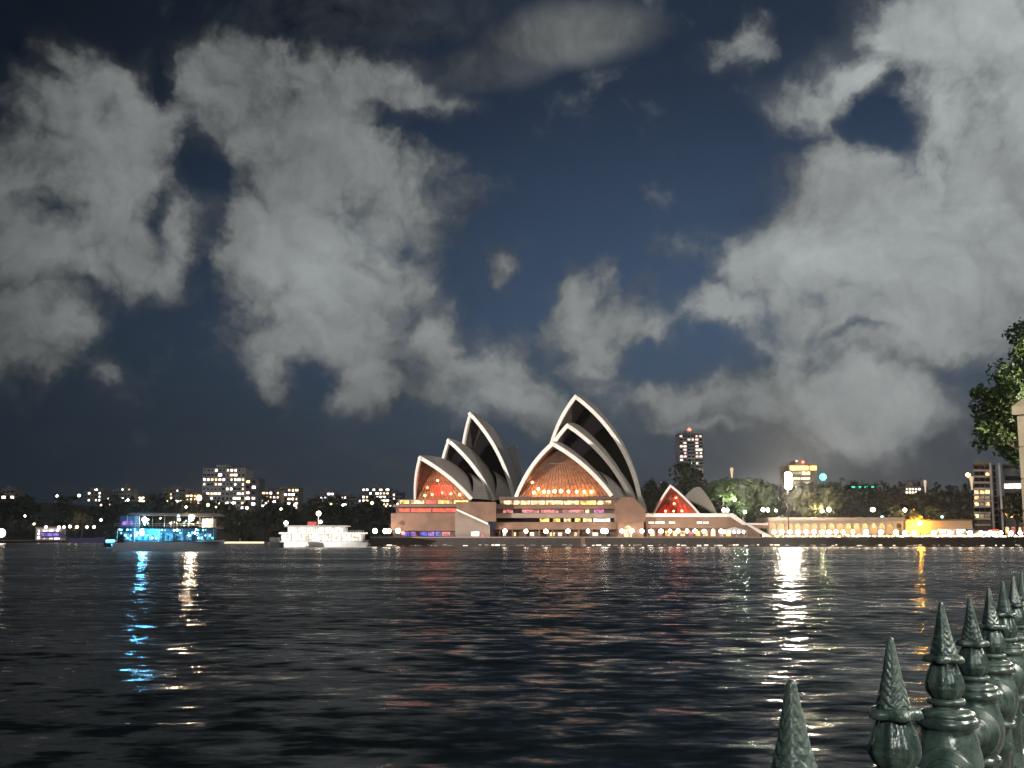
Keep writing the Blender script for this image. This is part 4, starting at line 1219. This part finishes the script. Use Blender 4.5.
for k in range(9):
    px = 122 + k * 10.4; MB().box(bx(px), bx(px + rr.uniform(4, 8)), Yb + .9, Yb + 1.1, bz(rr.uniform(539, 541)), bz(rr.uniform(532, 535))).build('lit_panel', win_c, pbt)
for k in range(10):
    MB().ball((bx(rr.uniform(140, 200)), Yb - rr.uniform(0, 3), bz(rr.uniform(517.5, 525))), rr.uniform(.12, .3), 8, 6).build('party_light', rr.choice([lamp_w, win_n, blue_pal[2]]), pbt, True)
MB().ball((bx(148), Yb - 3.4, bz(520)), .65, 10, 8).build('deck_lamp', emit('deck_lamp_cold', (.75, .95, 1), 60), pbt, True)
MB().ball((bx(146), Yb - 3.5, bz(533)), .6, 10, 8).build('deck_lamp', emit('deck_lamp_blue', (.06, .5, 1), 800), pbt, True)
MB().ball((bx(194), Yb - 3.4, bz(518.5)), .6, 10, 8).build('deck_lamp', emit('deck_lamp_warm', (1, .74, .48), 950), pbt, True)
MB().ball((bx(181.5), Yb - 3.6, bz(516)), .35, 10, 8).build('deck_lamp', lamp_c, pbt, True)
rlb = MB()
for h in (.5, 1.0): rlb.tube((bx(119), Yb - 3.85, bz(527.6) + h), (bx(219), Yb - 3.85, bz(527.6) + h), .035, n=5)
for k in range(30): x_ = bx(119) + (bx(219) - bx(119)) * k / 29; rlb.tube((x_, Yb - 3.85, bz(527.6)), (x_, Yb - 3.85, bz(527.6) + 1), .03, n=4)
rlb.build('railing', white_p, pbt)


def person(name, label, loc, h, shirt, group):
    """Standing guest: one continuous body, clothed."""
    o = thing(name, label, 'person', loc, group)
    x, y, z = loc
    vs = [(0, 0, .52), (0, 0, .66), (0, 0, .80), (0, 0, .87), (0, 0, .95), (.09, 0, .79), (.13, -.03, .62), (.13, -.08, .48), (-.09, 0, .79), (-.13, -.03, .62), (-.13, -.08, .48), (.055, 0, .48), (.06, -.01, .26), (.06, 0, .02), (-.055, 0, .48), (-.06, -.01, .26), (-.06, 0, .02)]
    es = [(0, 1), (1, 2), (2, 3), (3, 4), (2, 5), (5, 6), (6, 7), (2, 8), (8, 9), (9, 10), (0, 11), (11, 12), (12, 13), (0, 14), (14, 15), (15, 16)]
    rad = [.085, .08, .09, .035, .06, .04, .03, .022, .04, .03, .022, .055, .04, .028, .055, .04, .028]
    me = bpy.data.meshes.new('body'); me.from_pydata([Vector(v) * h for v in vs], es, [])
    b_ = bpy.data.objects.new('body', me); COL.objects.link(b_); b_.parent = o; me.materials.append(shirt)
    sk = b_.modifiers.new('skin', 'SKIN')
    for i, r_ in enumerate(rad): me.skin_vertices[0].data[i].radius = (r_ * h, r_ * h * .8)
    me.skin_vertices[0].data[0].use_root = True
    b_.modifiers.new('subdivision', 'SUBSURF').levels = 1
    return o


# bright white ferry
Yf = 418.0
def fx(px): return P(px, 540, Yf).x
def fz(py): return P(320, py, Yf).z
fr = thing('ferry', 'brightly lit white two-deck ferry in front of the dark shore left of the halls', 'boat', (fx(325), Yf, 0))
hull(MB(), fx(281), fx(369), Yf, 9, -.6, fz(541.5), bow=1).build('hull', white_p, fr, True)
MB().box(fx(283), fx(364), Yf - 3.6, Yf + 3.6, fz(541.4), fz(534)).build('main_cabin', grey_p, fr)
for k in range(8):
    a_ = 284 + k * 9.9; MB().box(fx(a_), fx(a_ + 8.6), Yf - 3.75, Yf - 3.55, fz(540.6), fz(534.6)).build('window', win_x, fr)
MB().box(fx(281), fx(366), Yf - 4.2, Yf + 4.2, fz(533.9), fz(532.4)).build('upper_deck', white_p, fr)
MB().box(fx(289), fx(346), Yf - 3.2, Yf + 3.2, fz(532.3), fz(527)).build('upper_cabin', grey_p, fr)
for k in range(6):
    a_ = 290 + k * 9.2; MB().box(fx(a_), fx(a_ + 8), Yf - 3.35, Yf - 3.15, fz(531.8), fz(527.6)).build('window', win_x, fr)
MB().box(fx(286), fx(349), Yf - 3.8, Yf + 3.8, fz(526.9), fz(525.6)).build('roof', grey_p, fr)
MB().box(fx(308), fx(316), Yf - 1.8, Yf + 1.8, fz(525.5), fz(521.8)).build('wheelhouse', red_p, fr)
MB().tube((fx(318), Yf, fz(525.5)), (fx(318), Yf, fz(513)), .12, n=6).build('mast', white_p, fr)
MB().ball((fx(318), Yf, fz(513.5)), .95, 10, 8).build('mast_lamp', emit('mast_lamp_warm', (1, .8, .5), 8), fr, True)
MB().ball((fx(321), Yf - 2, fz(522)), .6, 10, 8).build('deck_lamp', lamp_w, fr, True)
for k in range(12): MB().tube((fx(347 + k * 1.6), Yf - 4, fz(532.4)), (fx(347 + k * 1.6), Yf - 4, fz(530.2)), .05, n=4).build('rail_post', white_p, fr)
wk = MB(); rw = random.Random(8); n_ = 60
for k in range(n_):
    a_, b_ = 282 + 95 * k / n_, 282 + 95 * (k + 1.3) / n_
    y0 = Yf - 5.2 - rw.uniform(0, 1.6) - (k / n_) * 1.0; y1 = Yf - 4.6 + rw.uniform(-.2, .4)
    wk.box(fx(a_), fx(b_), y0, y1, .01 + .002 * (k % 2), .06 + .004 * (k % 3) + .03 * rw.random())
tag(wk.build('ferry_reflection', mat('reflection_white', (.78, .80, .80), .8, vary=.15, vscale=2)), 'white strip for the reflected lights along the side of the bright ferry', kind='stuff')  # pale strip stands for the ferry lights' reflection on the water
fp_ = P(286, 523, 470)
t_ = thing('channel_marker', 'white light on a pile left of the bright ferry', 'marker', (fp_.x, 560, 0))
fp_ = P(286, 523, 560)
MB().tube((fp_.x, 560, -2), (fp_.x, 560, fp_.z), .25, n=6).build('pile', dark_metal, t_)
MB().ball(fp_, 1.0, 8, 6).build('lamp', lamp_w, t_, True)

# dark barge, lit pontoon, violet yacht and small launch
db = thing('barge', 'dark unlit barge between the pontoon and the bright ferry', 'boat', (P(273, 545, 400).x, 400, 0))
hull(MB(), P(265, 545, 400).x, P(283, 545, 400).x, 400, 4.5, -.4, 1.9, bow=-1).build('hull', dark_metal, db, True)
MB().box(P(270, 545, 400).x, P(279, 545, 400).x, 398.8, 401.2, 1.9, 3.6).build('cabin', dark_metal, db)
pn = thing('pontoon', 'long thin pontoon lit yellow right of the party boat', 'pontoon', (P(243, 540, 560).x, 560, 0))
MB().box(P(222, 540, 560).x, P(265, 540, 560).x, 558, 564, -.5, 1.5).build('float', concrete, pn)
MB().box(P(222, 540, 560).x, P(265, 540, 560).x, 557.7, 557.95, .8, 1.5).build('light_strip', emit('strip_yellow', (1, .85, .45), 2.2), pn)
MB().tube((P(240, 540, 560).x, 560, 1.5), (P(240, 540, 560).x, 560, 3.4), .2, n=6).build('bollard', white_p, pn)
vy = thing('yacht', 'motor yacht lit violet moored beside the left boathouse', 'boat', (P(86, 542, 760).x, 760, 0))
hull(MB(), P(70, 542, 760).x, P(105, 542, 760).x, 760, 7, -.5, P(86, 538, 760).z, bow=1).build('hull', mat('violet_hull', (.22, .16, .42), .35), vy, True)
MB().prism_y([(P(73, 0, 760).x, P(80, 537.9, 760).z), (P(97, 0, 760).x, P(80, 537.9, 760).z), (P(91, 0, 760).x, P(80, 531.5, 760).z), (P(74, 0, 760).x, P(80, 531.5, 760).z)], 758, 762).build('cabin', mat('violet_paint', (.2, .15, .4), .4), vy)
MB().box(P(75, 0, 760).x, P(90, 0, 760).x, 757.6, 757.9, P(80, 536, 760).z, P(80, 533, 760).z).build('window', emit('violet_light', (.40, .25, 1), .8, .6, .3), vy)
MB().ball((P(72, 0, 760).x, 757, P(80, 534, 760).z), .6, 8, 6).build('lamp', emit('pink_lamp', (1, .45, .6), 20), vy, True)
bl = thing('launch', 'small blue-lit launch at the left end of the party boat', 'boat', (P(111, 545, 420).x, 420, 0))
hull(MB(), P(104, 545, 420).x, P(119, 545, 420).x, 420, 3, -.3, 1.3, bow=-1).build('hull', navy_p, bl, True)
MB().box(P(106, 545, 420).x, P(116, 545, 420).x, 419, 421, 1.3, 2.9).build('cabin', white_p, bl)
MB().box(P(107, 545, 420).x, P(115.5, 545, 420).x, 418.8, 418.95, 1.9, 2.6).build('window', blue_pal[2], bl)
MB().ball((P(114, 545, 420).x, 418.6, .9), .5, 8, 6).build('lamp', lamp_bl, bl, True)

# guests at the rail of the party boat
gm = [mat('black_clothes', (.02, .02, .025), .8), mat('white_clothes', (.5, .5, .5), .8), mat('blue_clothes', (.05, .09, .2), .8)]
for k, (px, dk_) in enumerate(((127, 0), (133, 0), (142, 0), (151, 0), (160, 0), (171, 0), (179, 0), (190, 0), (199, 0), (160, 1), (173, 1), (186, 1))):
    cl = ('black', 'white', 'blue')[k % 3]
    person('person', f'{ORD[k if dk_ == 0 else k - 9]} guest from the left on the {"lower" if dk_ == 0 else "upper"} deck of the party boat, in {cl}', (bx(px), Yb - 2.2 - .3 * (k % 2), bz(541.5) if dk_ == 0 else bz(527.6)), 1.75, gm[k % 3], 'guests on the party boat')

# ------------------------------------------------------------------ near shore: promenade, fence, pier, tree
LAND = 1.85
fd = Vector((.52, 1, 0)).normalized(); fn = Vector((fd.y, -fd.x, 0))           # along the fence, towards the land
def fl_(Y): return Vector((.52 * Y - .496, Y, 0))
e0, e1 = fl_(-60) - fn * .30, fl_(160) - fn * .30
paving = mat('promenade_paving', (.17, .15, .13), .7, vary=.3, vscale=2, bump=.3)
tag(MB().prism_z([(e0.x, e0.y), (e0.x + 300, e0.y), (e1.x + 200, e1.y), (e1.x, e1.y)], -3, LAND).build('promenade', paving), kind='structure')

TIP = 3.165
fence = thing('iron_fence', 'glossy dark green cast iron fence with leafy spear finials along the water', 'fence', (fl_(3).x, 3, LAND))


def prof_up(lst): return [(r_, z_) for z_, r_ in sorted(((-d, r_) for d, r_ in lst))]


def dense(lst, step):
    out_ = []
    for (d0, r0), (d1, r1) in zip(lst, lst[1:]):
        n = max(1, int(abs(d1 - d0) / step))
        out_ += [(d0 + (d1 - d0) * k / n, r0 + (r1 - r0) * k / n) for k in range(n)]
    return out_ + [lst[-1]]


spear = dense([(0, .004), (.006, .008), (.09, .024), (.165, .043)], .0022)
collar = [(.1652, .043), (.169, .052), (.176, .057), (.186, .058), (.190, .050), (.191, .038)]
bud = dense([(.1912, .037), (.20, .042), (.225, .053), (.25, .061), (.27, .062), (.287, .054), (.300, .043)], .0025)
body_old = [(.3002, .042), (.303, .056), (.311, .060), (.319, .056), (.322, .044), (.332, .044), (.334, .070), (.345, .086), (.353, .088), (.358, .080), (.362, .096), (.372, .103), (.384, .103), (.390, .092),
        (.405, .092), (.43, .100), (.50, .104), (.57, .100), (.62, .088), (.64, .070), (.66, .078), (.68, .060), (.90, .055), (1.08, .060), (1.10, .085), (1.13, .09), (1.15, .10), (1.30, .10)]


body = [(.3002, .042), (.303, .056), (.311, .060), (.319, .056), (.322, .044), (.332, .044), (.334, .070), (.345, .086), (.353, .088), (.358, .080), (.362, .090), (.372, .095), (.384, .095), (.390, .082),
        (.400, .080), (.415, .086), (.44, .092), (.47, .100), (.50, .103), (.53, .100), (.56, .092), (.59, .078), (.605, .070), (.61, .082), (.622, .086), (.634, .080), (.64, .056), (.70, .050), (.715, .066), (.73, .066), (.745, .050),
        (.90, .050), (1.00, .054), (1.02, .066), (1.04, .066), (1.06, .054), (1.10, .085), (1.13, .09), (1.15, .10), (1.315, .10)]


def leafmod(ph, z, j):                      # four ridges with overlapping leaves folded back from each ridge
    q = (ph / (PI / 2)) % 1.0; side = abs(q - .5) * 2          # 1 on a ridge, 0 between ridges
    t_ = -z / .020 + side * 1.3; saw = t_ - math.floor(t_)
    return .80 + .16 * side ** 1.5 + .17 * saw * (1 - .4 * side)


def budmod(ph, z, j):
    q = (ph / (2 * PI / 9)) % 1.0; side = abs(q - .5) * 2           # nine upright leaves, a groove between each pair
    rib = max(0.0, 1 - (1 - side) * 6)
    return .85 + .15 * side ** .5 + .03 * rib


def colmod(ph, z, j): return 1 + .17 * math.cos(5 * ph)


def post_meshes(): 
    a = MB().lathe(prof_up([(d, r_) for d, r_ in body]), (0, 0, 0), 28)
    b1_ = MB().lathe(prof_up(spear), (0, 0, 0), 56, leafmod)
    b1_.lathe(prof_up(collar), (0, 0, 0), 36, colmod)
    b1_.lathe(prof_up(bud), (0, 0, 0), 64, budmod)
    return a, b1_


POSTS = [1.815, 2.70, 3.62, 4.46, 5.30, 6.14, 6.98, 7.82, 8.66, 9.50, 10.34, 11.18, 12.02, 12.86]
POSTS = [.72 - .98 * k for k in range(3, -1, -1)] + POSTS
pa_, pf_ = post_meshes()
p0_ = pa_.build('post', fence_m, None, True); f0_ = pf_.build('finial', cast_m, None, True)
for k, Y in enumerate(POSTS):
    q = fl_(Y); big = 1.0
    if k: o = p0_.copy(); f_ = f0_.copy(); COL.objects.link(o); COL.objects.link(f_)
    else: o, f_ = p0_, f0_
    o.parent = fence; o.location = Vector((q.x, q.y, TIP + (.030 if k == 6 else .010 if k == 4 else 0))) - ORG[fence.name]; o.rotation_euler = (0, 0, k * .7)
    f_.parent = o; f_.location = (0, 0, 0)
for Ya, Yb_ in zip(POSTS, POSTS[1:]):
    A_, B_ = fl_(Ya), fl_(Yb_)
    for dz, r_ in ((.50, .042), (1.02, .03)):
        a_ = A_ + fd * .07 + Zv * (TIP - dz); b_ = B_ - fd * .07 + Zv * (TIP - dz)
        mb = MB().tube(a_, b_, r_, n=16)
        for e, s_ in ((a_, 1), (b_, -1)):
            mb.tube(e + fd * s_ * .03, e + fd * s_ * .062, r_ * 2.2, r_ * 2.1, 28); mb.tube(e + fd * s_ * .062, e + fd * s_ * .085, r_ * 1.5, r_ * 1.45, 24); mb.tube(e + fd * s_ * .085, e + fd * s_ * .10, r_ * 1.25, r_ * 1.2, 24)
        mb.build('rail', fence_m, fence, True)
    for j in range(1, 6):
        c_ = A_.lerp(B_, j / 6)
        MB().lathe([(.014, LAND + .12), (.014, TIP - .94), (.026, TIP - .86), (.014, TIP - .80), (.014, TIP - .62), (.026, TIP - .58), (.014, TIP - .54), (.014, TIP - .51)], (c_.x, c_.y, 0), 8).build('baluster', fence_m, fence, True)

pr_Y = 14.0
pc = fl_(pr_Y) + fn * .12
pl = P(1018.2, 440, 14.28).x + .672 - .5; pr_Y = 14.0
pier = thing('stone_pier', 'pale sandstone gate pier with a sloping cap at the right edge behind the fence', 'pier', (pl + .5, pr_Y + .5, LAND))
pier.rotation_euler = (0, 0, math.radians(-27))
pz = P(1018, 404, pr_Y).z
n_c = 7
sh_ = MB()
for k in range(n_c):
    z0 = LAND + .25 + (pz - .12 - LAND - .25) * k / n_c; z1 = LAND + .25 + (pz - .12 - LAND - .25) * (k + 1) / n_c
    sh_.box(pl, pl + 1.0, pr_Y, pr_Y + 1.0, z0 + .006, z1 - .006); sh_.box(pl + .015, pl + .985, pr_Y + .015, pr_Y + .985, z0 - .004, z1 + .004)
sh_.build('shaft', sandstone, pier, bevel=.008)
MB().box(pl - .08, pl + 1.08, pr_Y - .08, pr_Y + 1.08, LAND, LAND + .25).build('plinth', sandstone, pier, bevel=.02)
MB().add([(pl - .05, pr_Y - .05, pz - .11), (pl + 1.05, pr_Y - .05, pz - .11), (pl + 1.05, pr_Y + 1.05, pz - .11), (pl - .05, pr_Y + 1.05, pz - .11), (pl - .05, pr_Y - .05, pz), (pl + 1.05, pr_Y - .05, pz), (pl + 1.05, pr_Y + 1.05, pz), (pl - .05, pr_Y + 1.05, pz), (pl + .5, pr_Y + .5, pz + .45)],
         [(3, 2, 1, 0), (0, 1, 5, 4), (1, 2, 6, 5), (2, 3, 7, 6), (3, 0, 4, 7), (4, 5, 8), (5, 6, 8), (6, 7, 8), (7, 4, 8)]).build('cap', sandstone, pier)

# overhanging fig tree at the right edge
TY = 36.0
tp = P(1078, 400, TY)
fig = thing('fig_tree', 'leafy green tree reaching into the view above the right end of the fence', 'tree', (tp.x, TY, LAND))
tk = MB().tube((tp.x + .4, TY, LAND), (tp.x + .2, TY, 5.2), .42, .30, 12)
rnd = random.Random(9)
tips = []
for (px, py, r_) in ((1052, 352, 44), (1020, 368, 30), (1000, 392, 22), (1018, 408, 28), (985, 398, 12), (1000, 412, 20), (1040, 400, 40), (1000, 436, 20), (985, 438, 12), (1014, 440, 18), (1040, 440, 34), (1070, 380, 50), (1075, 430, 50), (1110, 390, 55), (1022, 462, 12), (1045, 330, 22), (1090, 330, 40)):
    q = P(px, py, TY) + Vector((0, rnd.uniform(-1.2, 1.2), 0)); tips.append((q, r_ * TY / F))
    st = Vector((tp.x + .2, TY, rnd.uniform(4.2, 5.2)))
    mid = st.lerp(q, .55) + Vector((0, 0, .35))
    tk.tube(st, mid, .13, .07, 7); tk.tube(mid, q, .07, .025, 6)
tk.build('trunk', bark, fig, True)
cr = MB()
for q, r_ in tips:
    leaf_cloud(cr, q, r_ * 1.1, r_ * 1.3, r_ * .95, int(1100 * r_ ** 1.8) + 160, .085, rnd)
cr.build('crown', leaf_near, fig)

# promenade street lamps (behind and beside the viewer) that light the fence, the pier and the tree
def prom_lamp(loc, r, strength, col, label, h=4.6):
    x, y = loc
    t_ = thing('street_lamp', label, 'street lamp', (x, y, LAND), 'promenade street lamps')
    MB().lathe([(.18, 0), (.18, .4), (.09, .55), (.06, h - .3), (.14, h - .22), (.05, h - r - .02)], (x, y, LAND), 12).build('post', fence_m, t_, True)
    MB().ball((x, y, LAND + h), r, 16, 10).build('globe', emit(f'promenade_lamp_{int(strength)}', col, strength), t_, True)


prom_lamp((5.2, 2.6), .20, 1500, (1, .95, .84), 'street lamp on the promenade right beside the near end of the fence')
prom_lamp((.9, -4.5), .20, 1200, (.95, 1, .90), 'street lamp on the promenade behind the viewer')
prom_lamp((9.4, 8.2), .20, 700, (1, .92, .78), 'unseen street lamp added beside the far end of the fence')  # out of view, added for more highlights on the fence and pier
prom_lamp((20.0, 30.0), .24, 3200, (1, .90, .70), 'street lamp under the overhanging fig tree')
